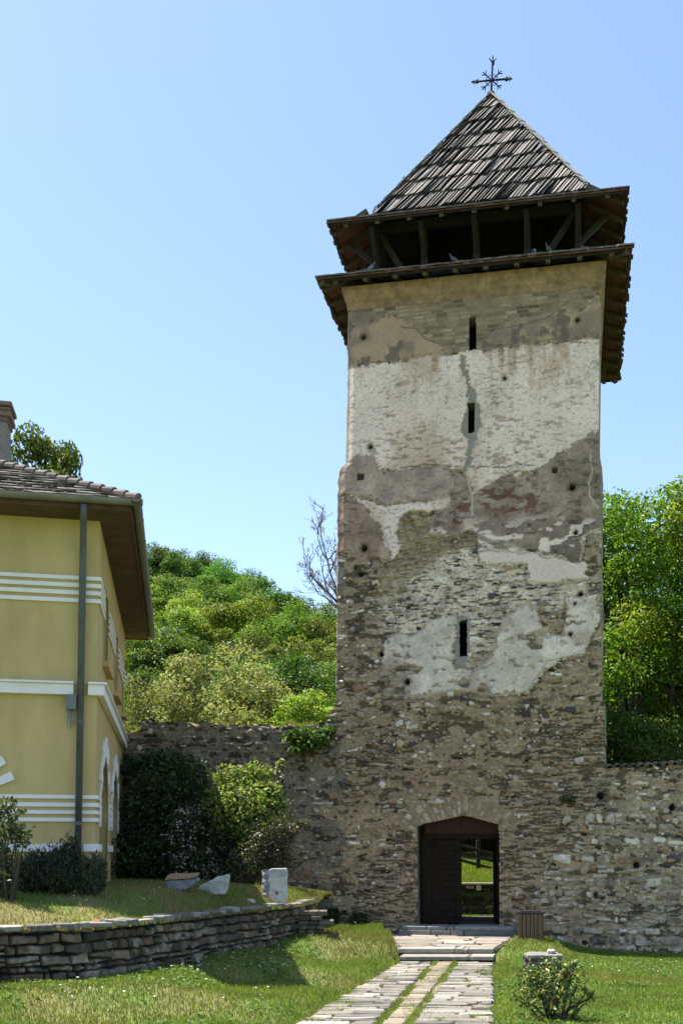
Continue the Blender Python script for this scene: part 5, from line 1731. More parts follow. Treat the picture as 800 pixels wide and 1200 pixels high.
# rough broken flank
n1, n2 = 26, 9
A0 = py(315.6, 1061, gy0 + .01); A1 = py(315.6, 1019, gy0 + .01)
fz_ = np.linspace(0, 1, n1); fw = np.linspace(0, 1, n2)
PG = np.zeros((n1, n2, 3)); CG = np.zeros((n1, n2, 3))
for i, a in enumerate(fz_):
    for j, c in enumerate(fw):
        p = A0 * (1 - a) + A1 * a
        q_ = p + np.array([-.125 * c - .0, .1 * c ** 2 + .02, -.0 * c])
        r = fbm(a * 14, c * 5, 901, 4) - .4
        q_ = q_ + np.array([-.09 * r * math.sin(min(c, .9) * 3.1), -.05 * r * math.sin(c * 3), .02 * r])
        PG[i, j] = q_; v_ = .16 + .5 * float(fbm(a * 22, c * 9, 902, 3)); CG[i, j] = (v_ * .75, v_ * .75, v_ * .76)
grid_obj('rough_flank', PG, CG, M['drystone'], root, smooth=False, flip=True)
bb_ = MB(); bb_.prism([A0 + np.array([-.12, .12, 0]), A0 + np.array([0, .12, 0]), A1 + np.array([0, .12, 0]), A1 + np.array([-.1, .12, 0])], np.array([0, .03, 0])); bb_.build('back', M['stonegrey'], root)
b = MB(); c = py(324.2, 1046.7, gy0 - .006); b.box(c, (.05, .012, .055)); b.build('plaque', M['brass'], root, bevel=.003)
# leaning white fragment
f0 = on_terrace(246, 1046); yy = f0[1]
chip(rock('marble_fragment', [py(u, v, yy) for u, v in ((226, 1043.5), (238, 1036), (254, 1028), (267, 1024.8), (265.5, 1036), (262, 1048), (240, 1049))], np.array([.03, .12, .0]), M['stonewhite'], 'pale wedge shaped marble fragment lying among the shrubs', 'stone fragment', bev=.01), .035, 4)
f1 = on_terrace(212, 1045); yy = f1[1]
root = empty('carved_stone', f1, 'dark grey carved stone fragment with a flat ledge on top beside the marble wedge', 'stone fragment')
b = MB(); b.prism([py(u, v, yy) for u, v in ((193, 1032), (231, 1030), (231, 1034), (218, 1042), (208, 1046), (195, 1040))], np.array([.0, .3, .02])); chip(b.build('block', M['stonegrey'], root, bevel=.012), .05, 4)
b = MB(); b.prism([py(u, v, yy - .03) for u, v in ((193, 1031.6), (222, 1029.8), (231.5, 1027), (231, 1025), (196, 1026.5))], np.array([.0, .28, .03])); chip(b.build('ledge', M['cornice'], root, bevel=.008), .02, 4)


def pebble(name, c, r, mt, label, cat, seed):
    rs_ = np.random.default_rng(seed); bm_v = []; b = MB(); n = 10; m_ = 6
    for i in range(m_ + 1):
        for k in range(n):
            th_ = math.pi * i / m_; ph_ = 2 * math.pi * k / n
            d_ = np.array([math.sin(th_) * math.cos(ph_), math.sin(th_) * math.sin(ph_), math.cos(th_)])
            s_ = 1 + .35 * (hsh(i * 31 + (k if 0 < i < m_ else 0), seed, 4) - .5)
            bm_v.append(np.array(c) + d_ * np.array(r) * s_)
    fs = [(i * n + k, (i + 1) * n + k, (i + 1) * n + (k + 1) % n, i * n + (k + 1) % n) for i in range(m_) for k in range(n)]
    b.add(bm_v, fs, (.3, .29, .27)); o = b.build(name, mt); return tag(o, label, cat)


p = on_terrace(293, 1059); pebble('white_stone', p + EZ * .03, (.075, .06, .045), M['stonewhite'], 'small white stone on the grass left of the upright slab', 'stone', 4)
p = on_terrace(318, 1062); pebble('flat_stone', p + EZ * .02, (.09, .08, .035), M['drystone'], 'grey flat stone at the foot of the upright slab', 'stone', 5)
p = on_terrace(123, 1083)
b = MB(); n = 8; vs = []
for x in (-.13, .13):
    for rr_ in (.06, .045):
        for k in range(n): a = math.pi * k / (n - 1); vs.append(p + np.array([x, -.02 + math.cos(a) * rr_, .02 + math.sin(a) * rr_ * .6]))
fs = [(k, k + 1, 2 * n + k + 1, 2 * n + k) for k in range(n - 1)] + [(n + k, 3 * n + k, 3 * n + k + 1, n + k + 1) for k in range(n - 1)] + [(k, n + k, n + k + 1, k + 1) for k in range(n - 1)] + [(2 * n + k, 2 * n + k + 1, 3 * n + k + 1, 3 * n + k) for k in range(n - 1)]
b.add(vs, fs); tag(b.build('broken_tile', M['terracotta']), 'broken red roof tile lying on the dry stone wall top', 'tile')

# litter bin clad in upright slats
p = on_lawn(621, 1103); d_ = p[1]
wpx = d_ / F
root = empty('litter_bin', p, 'wooden slatted litter bin with black lid right of the gate', 'litter bin')
W_ = 26.5 * wpx; Hb = 31.5 * wpx; Db = W_ * .95
yaw = math.radians(-14)
bx_ = np.array([math.cos(yaw), math.sin(yaw), 0]); by_ = np.array([-math.sin(yaw), math.cos(yaw), 0])
b = MB(); b.box(p + by_ * Db / 2 + EZ * (Hb / 2 + .01), (W_ - .05, Db - .05, Hb - .02), (bx_, by_, EZ)); b.build('liner', M['binlid'], root)
for side, (c0, ax_, out) in enumerate(((p, bx_, -by_), (p + by_ * Db, bx_, by_), (p + by_ * Db / 2 - bx_ * W_ / 2, by_, -bx_), (p + by_ * Db / 2 + bx_ * W_ / 2, by_, bx_))):
    ww = W_ if side < 2 else Db
    b = MB(); n = 6
    for k in range(n):
        c = c0 + ax_ * (ww * ((k + .5) / n - .5)) + EZ * (Hb / 2)
        b.box(c, (ww / n - .012, .022, Hb - random.uniform(0, .015)), (ax_, out, EZ))
    b.build('slat_panel', M['binwood'], root, bevel=.003)
b = MB()
cc_ = p + by_ * Db / 2
b.prism([cc_ + bx_ * sx * (W_ / 2 + .02) + by_ * sy * (Db / 2 + .02) + EZ * Hb for sx, sy in ((-1, -1), (1, -1), (1, 1), (-1, 1))], EZ * .035 + by_ * .0)
b.prism([cc_ + bx_ * sx * (W_ / 2 - .04) + by_ * sy * (Db / 2 - .04) + EZ * (Hb + .035) for sx, sy in ((-1, -1), (1, -1), (1, 1), (-1, 1))], EZ * .02); b.build('lid', M['binlid'], root, bevel=.006)

# low masonry block in the right lawn
p = on_lawn(638, 1142); yy = p[1]
fl_ = py(619.5, 1141, yy); fr2 = py(657, 1143, yy); br_ = fr2 + np.array([.34, .5, 0])
zt_ = py(630, 1119, yy)[2]
root = empty('masonry_block', (fl_ + fr2) / 2, 'low square block of dark slate courses topped by a flat slab beside the rose bush', 'stone block')
rb = random.Random(8); b = MB(); zc_ = -.12
dX = (fr2 - fl_); Wb = np.linalg.norm(dX[:2]); dX = np.array([*(dX[:2] / Wb), 0]); dY = np.array([-dX[1], dX[0], 0]); Db_ = .55
while zc_ < zt_ - .07:
    h_ = rb.uniform(.025, .05)
    for (o_, ax_, n_, ln_) in ((fl_, dX, -dY, Wb), (fl_ + dX * Wb, dY, dX, Db_), (fl_, dY, -dX, Db_), (fl_ + dY * Db_, dX, dY, Wb)):
        e = 0
        while e < ln_ - .03:
            w_ = min(rb.uniform(.1, .25), ln_ - e)
            g = rb.uniform(.5, 1.5); c = np.array([o_[0], o_[1], zc_ + h_ / 2]) + ax_ * (e + w_ / 2) - n_ * (.06 + rb.uniform(-.012, .012))
            b.box(c, (w_ - .006, .14, h_ - .005), (ax_, n_, EZ), (.1 * g, .098 * g, .092 * g)); e += w_
    zc_ += h_
b.build('courses', M['drystone'], root, bevel=.005)
b = MB()
pol = [fl_ + dX * (-.03) - dY * .03, fl_ + dX * Wb * .5 - dY * .05, fl_ + dX * (Wb + .03) - dY * .02, fl_ + dX * (Wb + .04) + dY * .3, fl_ + dX * Wb + dY * (Db_ + .02), fl_ + dX * .1 + dY * (Db_ + .04), fl_ - dX * .03 + dY * .3]
b.prism([np.array([q_[0], q_[1], zt_ - .055]) for q_ in pol], EZ * .055, (.2, .19, .175)); chip(b.build('cap_slab', M['drystone'], root, bevel=.012), .03, 4)
pebble('loose_stone', fl_ + dX * .38 + dY * .25 + EZ * (zt_ - fl_[2] + .03), (.07, .06, .035), M['stonewhite'], 'pale loose stone on the slab of the masonry block', 'stone', 9)

# ================================================================== FOLIAGE
def unit(rs, n):
    v = rs.normal(size=(n, 3)); return v / np.linalg.norm(v, axis=1)[:, None]


def leaves_mesh(name, P, N, size, colors, mt, rs, ratio=.55, fold=.18):
    """one folded diamond per leaf at P with rough normal N"""
    n = len(P)
    t = unit(rs, n); t -= N * np.sum(t * N, 1)[:, None]; t /= np.linalg.norm(t, axis=1)[:, None] + 1e-9
    s = np.cross(N, t)
    L_ = (size * rs.uniform(.6, 1.3, n))[:, None]; W_ = L_ * ratio
    a = P - t * L_ * .5; c = P + t * L_ * .5 - N * L_ * .12
    b1 = P + s * W_ * .5 + N * L_ * fold; b2 = P - s * W_ * .5 + N * L_ * fold
    V = np.stack([a, b1, c, b2], 1).reshape(-1, 3)
    i = np.arange(n) * 4
    Fc = np.stack([i, i + 1, i + 2, i, i + 2, i + 3], 1).reshape(-1, 3)
    return raw_mesh(name, V, Fc, np.full(len(Fc), 3), mt, np.repeat(colors, 4, 0))


def tone(rs, n, base, var=.3, tip=None, tipfrac=0):
    c = np.array(base)[None] * rs.uniform(1 - var, 1 + var, n)[:, None]
    c[:, 0] *= rs.uniform(.85, 1.2, n)
    if tip is not None:
        k = rs.random(n) < tipfrac; c[k] = np.array(tip) * rs.uniform(.7, 1.2, k.sum())[:, None]
    return c


def clumps_in(rs, n, R, Hc, zc, low=.0):
    out = []
    while len(out) < n:
        d = rs.normal(size=3); d /= np.linalg.norm(d)
        r = rs.uniform(.35, 1) ** .6
        p = np.array([d[0] * R * r, d[1] * R * r, zc + d[2] * Hc * r])
        if d[2] < -.75 and rs.random() < .7: continue
        out.append(p)
    return np.array(out)


def crown_points(rs, C_, rad, n, flat=.75):
    k = rs.integers(0, len(C_), n)
    d = unit(rs, n); d[:, 2] = np.abs(d[:, 2]) * np.where(rs.random(n) < .72, 1, -1)
    r = rs.random(n) ** .45
    P = C_[k] + d * (r * rad[k])[:, None] * np.array([1, 1, flat])
    N = d * .45 + unit(rs, n) * .75 + np.array([0, 0, .45]); N /= np.linalg.norm(N, axis=1)[:, None]
    return P, N


def trunk_mesh(rs, H, base_r, C_, zsplit, nl=9):
    b = MB()
    top = np.array([rs.uniform(-.2, .2), rs.uniform(-.2, .2), zsplit])
    b.tube([(0, 0, -.6), (top[0] * .3, top[1] * .3, zsplit * .4), tuple(top), tuple(top + np.array([.1, 0, (H - zsplit) * .5]))], [base_r * 1.25, base_r, base_r * .8, base_r * .2], 9)
    for i in rs.permutation(len(C_))[:nl]:
        e = C_[i]; s_ = top * rs.uniform(.6, 1.15); m_ = (s_ + e) / 2 + np.array([0, 0, -.08 * np.linalg.norm(e - s_)]) + rs.normal(size=3) * .15
        b.tube([s_, m_, e], [base_r * .5, base_r * .32, base_r * .1], 6)
    return b.mesh('trunk', M['bark'], True)


def tree_proto(seed, H, R, zc, Hc, ncl, nleaf, size, base, var=.3, mt='leaf', clr=(.24, .42), tip=None, tipfrac=0, nl=9):
    rs = np.random.default_rng(seed)
    C_ = clumps_in(rs, ncl, R * .8, Hc * .8, zc)
    rad = R * rs.uniform(*clr, len(C_))
    P, N = crown_points(rs, C_, rad, nleaf)
    cl = tone(rs, nleaf, base, var, tip, tipfrac)
    return leaves_mesh('crown', P, N, size, cl, M[mt], rs), trunk_mesh(rs, H, H * .017 + .04, C_, zc - Hc * .75, nl)


def put_tree(proto, loc, sc, rot, label, cat, group=None, tint=(1, 1, 1), name='tree', parts=('crown', 'trunk')):
    o = empty(name, (0, 0, 0), label, cat, group)
    for me, nm in zip(proto, parts):
        c = bpy.data.objects.new(nm, me); COL.objects.link(c); c.parent = o; c.color = (*tint, 1)
    o.location = Vector(loc); o.scale = sc; o.rotation_euler = (0, 0, rot)
    return o


G1 = (.115, .195, .03); G2 = (.085, .155, .03); G3 = (.135, .205, .042); GOL = (.2, .225, .09); GD = (.035, .062, .02)
HILL = [tree_proto(1001 + k, 9, 3.6, 5.4, 3.7, 66, 22000, .165, [G1, G3, G2, G1][k], (.32), clr=(.13, .34), tip=(.2, .2, .03), tipfrac=.07) for k in range(4)]
OLIVE = tree_proto(1011, 6, 3.2, 3.2, 2.9, 70, 15000, .12, GOL, .25, clr=(.14, .26))
rs = np.random.default_rng(77)
rows_ = [
    (130, np.arange(120, 420, 21), [(100, 615), (150, 622), (170, 627), (200, 632), (240, 646), (275, 662), (300, 680), (330, 700), (420, 735)], 13, 5.2, 'dark leafy tree on the far hilltop above the wall', (.62, .78, .85)),
    (90, np.arange(125, 430, 31), [(120, 668), (200, 668), (250, 670), (290, 668), (320, 668), (345, 682), (380, 706), (420, 722)], 10.5, 4.6, 'mid green tree high on the hillside behind the yellow house', (.85, .92, .9)),
    (66, np.arange(125, 430, 37), [(120, 705), (200, 692), (230, 682), (260, 684), (300, 694), (340, 690), (370, 712), (420, 716)], 9.5, 3.7, 'bright yellow green tree half way up the hillside', (1.3, 1.22, .9)),
    (53, np.arange(120, 430, 44), [(120, 740), (200, 722), (240, 722), (300, 735), (350, 728), (420, 742)], 8.5, 3.3, 'leafy green tree on the lower hillside behind the wall', (1.05, 1.05, 1)),
    (43, np.arange(125, 430, 50), [(120, 775), (200, 768), (240, 785), (300, 755), (350, 755), (420, 770)], 7.0, 2.9, 'bushy dark green tree near the foot of the hill', (.8, .88, .9)),
]
gi = 0
for D, us, tab, Hh, Rr, lb, tint in rows_:
    for u in us:
        u2 = u + rs.uniform(-9, 9); Dd = D * rs.uniform(.94, 1.06)
        v = lerp_tab(u2, tab) + rs.uniform(-5, 9)
        p = py(u2, v, Dd); H_ = Hh * rs.uniform(.85, 1.15)
        gz = float(hillz(p[0], p[1]))
        H_ = max(H_, min(p[2] - gz, H_ * 1.5))
        s_ = H_ / 9.0; sr_ = Rr / 3.6 * rs.uniform(.85, 1.15)
        t2 = np.array(tint) * rs.uniform(.6, 1.35)
        put_tree(HILL[rs.integers(0, 4)], (p[0], p[1], p[2] - H_ * 1.0), (sr_, sr_, s_), rs.uniform(0, 6.28), lb, 'tree', 'trees on the wooded hillside', tuple(t2), 'hillside_tree')
for D, us, Hh, Rr in ((128, np.arange(-420, 110, 52), 13, 7), (88, np.arange(-520, 110, 70), 10.5, 6), (62, np.arange(-520, 110, 90), 8, 4.6)):
    for u in us:
        p = py(u + rs.uniform(-12, 12), 700, D * rs.uniform(.93, 1.07)); gz = float(hillz(p[0], p[1]))
        k_ = rs.uniform(.85, 1.15)
        put_tree(HILL[rs.integers(0, 4)], (p[0], p[1], gz - .5), (Rr / 3.6 * k_, Rr / 3.6 * k_, Hh / 9 * k_), rs.uniform(0, 6.28), 'leafy tree on the slope hidden behind the yellow house', 'tree', 'trees behind the house', (.95, 1, .95), 'hillside_tree')
# bushes just beyond the wall
put_tree(OLIVE, py(250, 800, 34) + np.array([0, 0, -4.6]), (1.05, 1, .98), .4, 'pale olive green willow bush rising behind the middle of the left wall', 'bush', None, (1, 1, 1), 'willow_bush')
put_tree(OLIVE, py(205, 815, 33) + np.array([0, 0, -4.4]), (.8, .8, .95), 2.4, 'smaller pale olive bush behind the wall close to the yellow house', 'bush', None, (.9, .95, .8), 'willow_bush')
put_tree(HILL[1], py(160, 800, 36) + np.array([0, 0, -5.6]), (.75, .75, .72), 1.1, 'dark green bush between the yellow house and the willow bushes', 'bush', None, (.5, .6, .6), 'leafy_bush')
put_tree(HILL[0], py(330, 795, 37) + np.array([0, 0, -5.4]), (.85, .85, .72), 2.1, 'shady dark bush behind the wall right of the willow bush', 'bush', None, (.5, .62, .55), 'leafy_bush')  # low tint paints the shadow into the leaves
put_tree(HILL[1], py(372, 810, 33) + np.array([0, 0, -4.2]), (.6, .6, .5), .1, 'bright yellow green bush behind the wall next to the tower', 'bush', None, (1.35, 1.25, .9), 'leafy_bush')
# more trees behind the tower and to the right, mostly hidden from the photograph's place
for u, v, D, tint in ((470, 760, 60, 1), (540, 790, 70, .9), (610, 800, 62, 1), (690, 770, 66, 1), (560, 900, 44, .6), (590, 880, 46, .55), (530, 890, 47, .6), (900, 740, 60, .9), (780, 760, 64, .9), (850, 780, 52, 1), (980, 740, 48, 1)):
    p = py(u, v, D); gz = float(hillz(p[0], p[1])); H_ = max(p[2] - gz, 4)
    put_tree(HILL[int(u) % 4], (p[0], p[1], gz - .2), (1.15, 1.15, H_ / 9.0), u, 'leafy tree on the rising ground behind the tower', 'tree', 'trees behind the tower', (tint, tint, tint), 'hillside_tree')
for x, sc_, tn in ((2.2, .55, .45), (4.0, .6, .4), (5.9, .5, .45)):
    put_tree(HILL[2], (x, 40.5, float(hillz(x, 40.5)) - 1.2), (sc_, sc_, sc_ * .8), x, 'dark shaded bush above the fence behind the gate', 'bush', 'bushes above the fence', (tn, tn, tn), 'leafy_bush')  # tint darkens these crowns to stand in for shade
# lone round tree over the roof of the house
put_tree(tree_proto(1031, 9, 3.4, 5.6, 3.5, 34, 16000, .21, G2, .3, clr=(.22, .4)), py(47, 499, 60) + np.array([0, 0, -15.3]), (1.02, 1.02, 1.76), .7, 'round crowned green tree showing above the tiled roof', 'tree', None, (1.0, 1.0, .9), 'round_tree')
# large trees behind the right wall
BIG = [tree_proto(1041 + k, 11, 3.6, 5.9, 5.2, 84, 44000, .125, (.11, .175, .026), .35, clr=(.15, .27), tip=(.25, .27, .04), tipfrac=.06, nl=22) for k in range(2)]
p = py(748, 556, 31); put_tree(BIG[0], (p[0], p[1], p[2] - 11.3), (1.03, 1.03, 1.1), .3, 'tall sunlit broadleaf tree directly right of the tower behind the coping wall', 'tree', None, (1.35, 1.38, .85), 'broadleaf_tree')
p = py(842, 552, 30); put_tree(BIG[1], (p[0], p[1], p[2] - 11.2), (1.0, 1.0, 1.07), 1.9, 'tall broadleaf tree cut by the right picture edge', 'tree', None, (1.3, 1.34, .9), 'broadleaf_tree')
p = py(775, 660, 37); put_tree(BIG[1], (p[0], p[1], p[2] - 10), (1, 1, .95), 4.1, 'darker tree filling the gap behind the two tall broadleaf trees', 'tree', None, (.6, .75, .7), 'broadleaf_tree')
p = py(690, 640, 36); put_tree(BIG[0], (p[0], p[1], p[2] - 10), (.9, .9, .95), 2.2, 'tree behind the tower with only its right side showing', 'tree', None, (.8, .85, .8), 'broadleaf_tree')
for u, v, D, tn, lb in ((735, 812, 28.5, .55, 'dark shaded bush behind the coping wall beside the tower'), (790, 815, 29, .75, 'leafy bush behind the coping wall at the right picture edge'), (760, 850, 27.5, .6, 'low dark bush peeping over the coping wall')):
    p = py(u, v, D); put_tree(HILL[3], (p[0], p[1], -.3), (.55, .55, (p[2] + .3) / 9), u, lb, 'bush', None, (tn, tn, tn), 'leafy_bush')  # lowered tint puts the shade under the trees into the leaf colour

# bare tree
root = empty('bare_tree', py(408, 1000, 30) * np.array([1, 1, 0]), 'leafless tree spreading its twigs from behind the left edge of the tower', 'tree')
b = MB(); rb = random.Random(21)
bt = MB()


def grow_branch(p, d, L_, r, lev):
    pts = [p]; n = 4
    for k in range(n):
        d = d + np.array([rb.gauss(0, .16), rb.gauss(0, .16), rb.gauss(.04, .12)]); d /= np.linalg.norm(d)
        pts.append(pts[-1] + d * L_ / n)
    (b if lev < 2 else bt).tube(pts, [r, r * .85, r * .7, r * .58, r * .45], 5 if lev < 3 else 3)
    if lev >= 6: return
    for k in range(4 if lev < 3 else 3):
        i = rb.choice([1, 2, 3, 4, 4]); q_ = pts[i]
        a = d + np.array([rb.gauss(0, .6), rb.gauss(0, .6), rb.gauss(.12, .5)]); a /= np.linalg.norm(a)
        grow_branch(q_, a, L_ * rb.uniform(.42, .66), max(r * .55, .006), lev + 1)


q0 = py(404, 718, 30)
b.tube([np.array([q0[0] + .3, q0[1], 0]), np.array([q0[0] + .1, q0[1], 4]), q0], [.16, .13, .09], 8)
for tgt, r in (((362, 652), .04), ((372, 640), .035), ((384, 628), .035), ((364, 690), .03), ((388, 700), .03), ((440, 630), .04)):
    e = py(tgt[0], tgt[1], 30 + rb.uniform(-.8, .8)); d_ = e - q0
    grow_branch(q0, d_ / np.linalg.norm(d_), np.linalg.norm(d_) * .8, r, 1)
b.build('trunk', M['bark'], root, smooth=True); bt.build('twigs', M['twig'], root)


# ------------------------------------------------------------------ shrubs
def shrub(name, base, lobes, nleaf, size, cols, label, cat, mt='leaf', stems=10, seed=1, ratio=.55, flowers=None, spiky=0., tint=(1, 1, 1), shell=.5):
    """lobes: list of (center offset, radii); cols: list of (share, colour)"""
    rs = np.random.default_rng(seed)
    root = empty(name, base, label, cat)
    base = np.array(base)
    ragged = spiky
    vol = np.array([np.prod(r) ** .7 for c, r in lobes]); k = rs.choice(len(lobes), nleaf, p=vol / vol.sum())
    Cn = np.array([c for c, r in lobes]); Rd = np.array([r for c, r in lobes])
    d = unit(rs, nleaf); r = rs.random(nleaf) ** shell
    # small sprays break the outline
    spr = fbm(d[:, 0] * 5 + k * 3, d[:, 2] * 5 + d[:, 1] * 4, seed, 3)
    r = r * (.6 + .9 * spr)
    P = base + Cn[k] + d * r[:, None] * Rd[k]
    P = P[P[:, 2] > base[2] + .01]; d = d[:len(P)]
    n = len(P)
    N = unit(rs, n) * .9 + np.array([0, 0, .5 if not spiky else -.0])
    if spiky: N[:, 2] *= .25; P = P + np.array([0, 0, 1.0]) * (rs.random(n) ** 2 * spiky * (.3 + fbm(P[:, 0] * 9, P[:, 1] * 9, 5, 2)))[:, None]
    N /= np.linalg.norm(N, axis=1)[:, None]
    cc = np.zeros((n, 3)); sel = rs.random(n) * sum(c[0] for c in cols); acc = 0
    for w_, c in cols:
        m = (sel >= acc) & (sel < acc + w_); cc[m] = c; acc += w_
    cc *= rs.uniform(.65, 1.35, n)[:, None]
    me = leaves_mesh('foliage', P, N, size, cc, M[mt], rs, ratio)
    o = bpy.data.objects.new('foliage', me); link(o, root); o.color = (*tint, 1)
    b = MB()
    for q_ in range(stems):
        i = rs.integers(0, len(lobes)); e = base + Cn[i] + unit(rs, 1)[0] * Rd[i] * .7
        if e[2] < base[2] + .05: e[2] = base[2] + .1
        s_ = base + np.array([rs.normal() * .08, rs.normal() * .08, -.08])
        m_ = s_ * .45 + e * .55 + np.array([0, 0, .12 * (e[2] - s_[2])])
        b.tube([s_, m_, e], [.014, .01, .004], 5)
    b.build('stem', M['bark'], root)
    if flowers:
        nf, fs_, fc = flowers
        k = rs.choice(len(lobes), nf); d = unit(rs, nf); d[:, 1] = -np.abs(d[:, 1])
        P = base + Cn[k] + d * Rd[k] * rs.uniform(.75, 1.02, nf)[:, None]
        P = P[P[:, 2] > base[2] + .05]
        P = np.repeat(P, 7, 0) + rs.normal(size=(len(P) * 7, 3)) * fs_ * 1.1
        N = unit(rs, len(P)) + np.array([0, -.5, .4]); N /= np.linalg.norm(N, axis=1)[:, None]
        me = leaves_mesh('blossom', P, N, fs_, np.array(fc) * rs.uniform(.7, 1.2, len(P))[:, None], M['petal'], rs, .9)
        link(bpy.data.objects.new('blossom', me), root)
    return root


def lob(px, base, D):
    """lobes given as (u, v, half width px, half height px, depth offset)"""
    out = []
    for u, v, hw, hh, dd in px:
        p = py(u, v, D + dd); k = (D + dd) / F
        out.append((tuple(p - base), (hw * k, min(hw, 60) * k * .8, hh * k)))
    return out


def shrub_px(name, u0, v0, D, px, *a, **kw):
    base = py(u0, v0, D); base[2] = on_terrace(u0, v0)[2] if kw.pop('terr', True) else base[2]
    return shrub(name, base, lob(px, base, D), *a, **kw)


# low evergreen shrubs along the house front
for i, (u, hw, vt, sd) in enumerate(((36, 24, 1006, 1), (72, 25, 990, 2), (105, 15, 1013, 3))):
    shrub_px('evergreen_shrub', u, 1046, 15.2, [(u - 6, 1046 - (1046 - vt) * .45, hw * .6, (1046 - vt) * .4, 0), (u + 10, 1048 - (1046 - vt) * .55, hw * .65, (1046 - vt) * .52, .1), (u, 1034, hw, 15, -.1)], 5200, .075, [(6, (.045, .062, .032)), (3, (.075, .095, .05)), (1, (.1, .12, .07))],
             ['dark evergreen shrub left of the downpipe foot', 'bushiest dark evergreen shrub right under the downpipe', 'small dark evergreen shrub at the corner of the yellow house'][i], 'shrub', mt='leafdull', seed=1101 + sd, ratio=.16, stems=14, spiky=.22)
shrub_px('leafy_shrub', 4, 1052, 14.3, [(8, 950, 16, 16, 0), (14, 975, 24, 14, .1), (2, 1000, 22, 22, .1), (-6, 1030, 30, 22, 0), (30, 988, 9, 6, -.1), (25, 952, 7, 5, -.1)], 1050, .07, [(6, (.045, .08, .03)), (3, (.075, .12, .04)), (1, (.12, .16, .05))], 'tall loose leafy shrub at the left picture edge before the house', 'shrub', mt='leafdull', seed=1110, stems=16)
# shrubbery in the corner between the house and the wall
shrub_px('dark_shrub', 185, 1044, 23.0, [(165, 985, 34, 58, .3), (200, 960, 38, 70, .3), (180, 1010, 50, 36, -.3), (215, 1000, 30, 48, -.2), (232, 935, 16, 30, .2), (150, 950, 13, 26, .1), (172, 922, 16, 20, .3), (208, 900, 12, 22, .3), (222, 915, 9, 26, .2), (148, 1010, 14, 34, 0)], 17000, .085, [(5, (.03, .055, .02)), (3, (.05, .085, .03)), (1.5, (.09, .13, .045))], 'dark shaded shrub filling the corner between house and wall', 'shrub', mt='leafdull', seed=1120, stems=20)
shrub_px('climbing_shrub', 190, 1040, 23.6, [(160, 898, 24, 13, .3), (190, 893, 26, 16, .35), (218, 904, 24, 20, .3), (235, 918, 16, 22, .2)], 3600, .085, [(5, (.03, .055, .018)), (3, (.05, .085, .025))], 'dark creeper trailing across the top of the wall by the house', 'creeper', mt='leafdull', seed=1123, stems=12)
shrub_px('flowering_shrub', 235, 1046, 21.8, [(215, 985, 20, 42, 0), (238, 975, 22, 40, 0), (258, 990, 24, 44, -.1), (232, 1015, 30, 26, -.2), (272, 1005, 20, 34, -.1)], 9500, .07, [(6, (.03, .055, .02)), (3, (.05, .085, .028)), (1, (.09, .11, .04))], 'shrub hung with small pale pink blossoms above the marble wedge', 'shrub', seed=1130, flowers=(150, .045, (.66, .5, .5)), stems=20)
shrub_px('sunlit_shrub', 292, 1044, 21.9, [(268, 925, 24, 28, 0), (298, 918, 24, 25, .1), (285, 950, 38, 34, -.25), (314, 950, 22, 32, -.1), (262, 960, 18, 34, .1), (326, 905, 5, 15, 0), (331, 898, 3, 9, 0), (318, 930, 14, 15, 0), (290, 985, 26, 26, -.2)], 9500, .1, [(5, (.2, .25, .06)), (3, (.26, .3, .09)), (1.5, (.3, .31, .1)), (1.2, (.2, .14, .08))], 'sunlit yellow green shrub against the grey wall', 'shrub', seed=1140, stems=24, flowers=(26, .045, (.6, .45, .42)))
shrub_px('purple_shrub', 305, 1050, 21.0, [(306, 995, 22, 30, 0), (324, 985, 20, 34, 0), (290, 1015, 24, 26, -.1), (322, 1010, 22, 26, 0), (338, 975, 14, 12, 0), (352, 965, 10, 6, .1)], 5200, .06, [(3, (.11, .08, .065)), (4, (.055, .075, .03)), (2, (.13, .09, .07)), (1.2, (.15, .19, .05))], 'dusky purple leaved shrub behind the upright marble slab', 'shrub', seed=1150, stems=26, mt='leafdull')
# elder growing out of the wall top
s_, z_ = fac(362, 872)
base = tw(s_, z_ - .2, .02)
shrub('wall_shrub', base, lob([(348, 866, 17, 14, -.05), (370, 866, 20, 13, -.1), (385, 857, 9, 8, -.05), (352, 880, 18, 8, -.1)], base, base[1] - .25), 720, .15, [(5, (.07, .13, .03)), (3, (.1, .17, .045)), (1, (.16, .22, .07))], 'bright leafy shrub growing out of the wall near the tower', 'shrub', seed=1160, stems=8, ratio=.45, shell=.6)
# rose bush on the right lawn
base = on_lawn(648, 1196); D = base[1]
shrub('rose_bush', base, lob([(645, 1165, 40, 30, 0), (630, 1150, 26, 22, 0), (662, 1148, 24, 24, 0), (650, 1135, 18, 16, .05), (672, 1130, 10, 11, 0), (622, 1140, 12, 8, 0), (690, 1165, 8, 8, 0), (605, 1168, 8, 7, 0)], base, D), 1250, .062, [(6, (.1, .155, .045)), (3, (.17, .23, .07)), (1.4, (.36, .33, .06)), (.8, (.2, .075, .04))], 'young rose bush with some yellow and red leaves on the right lawn', 'shrub', mt='leafdull', seed=1170, stems=22)
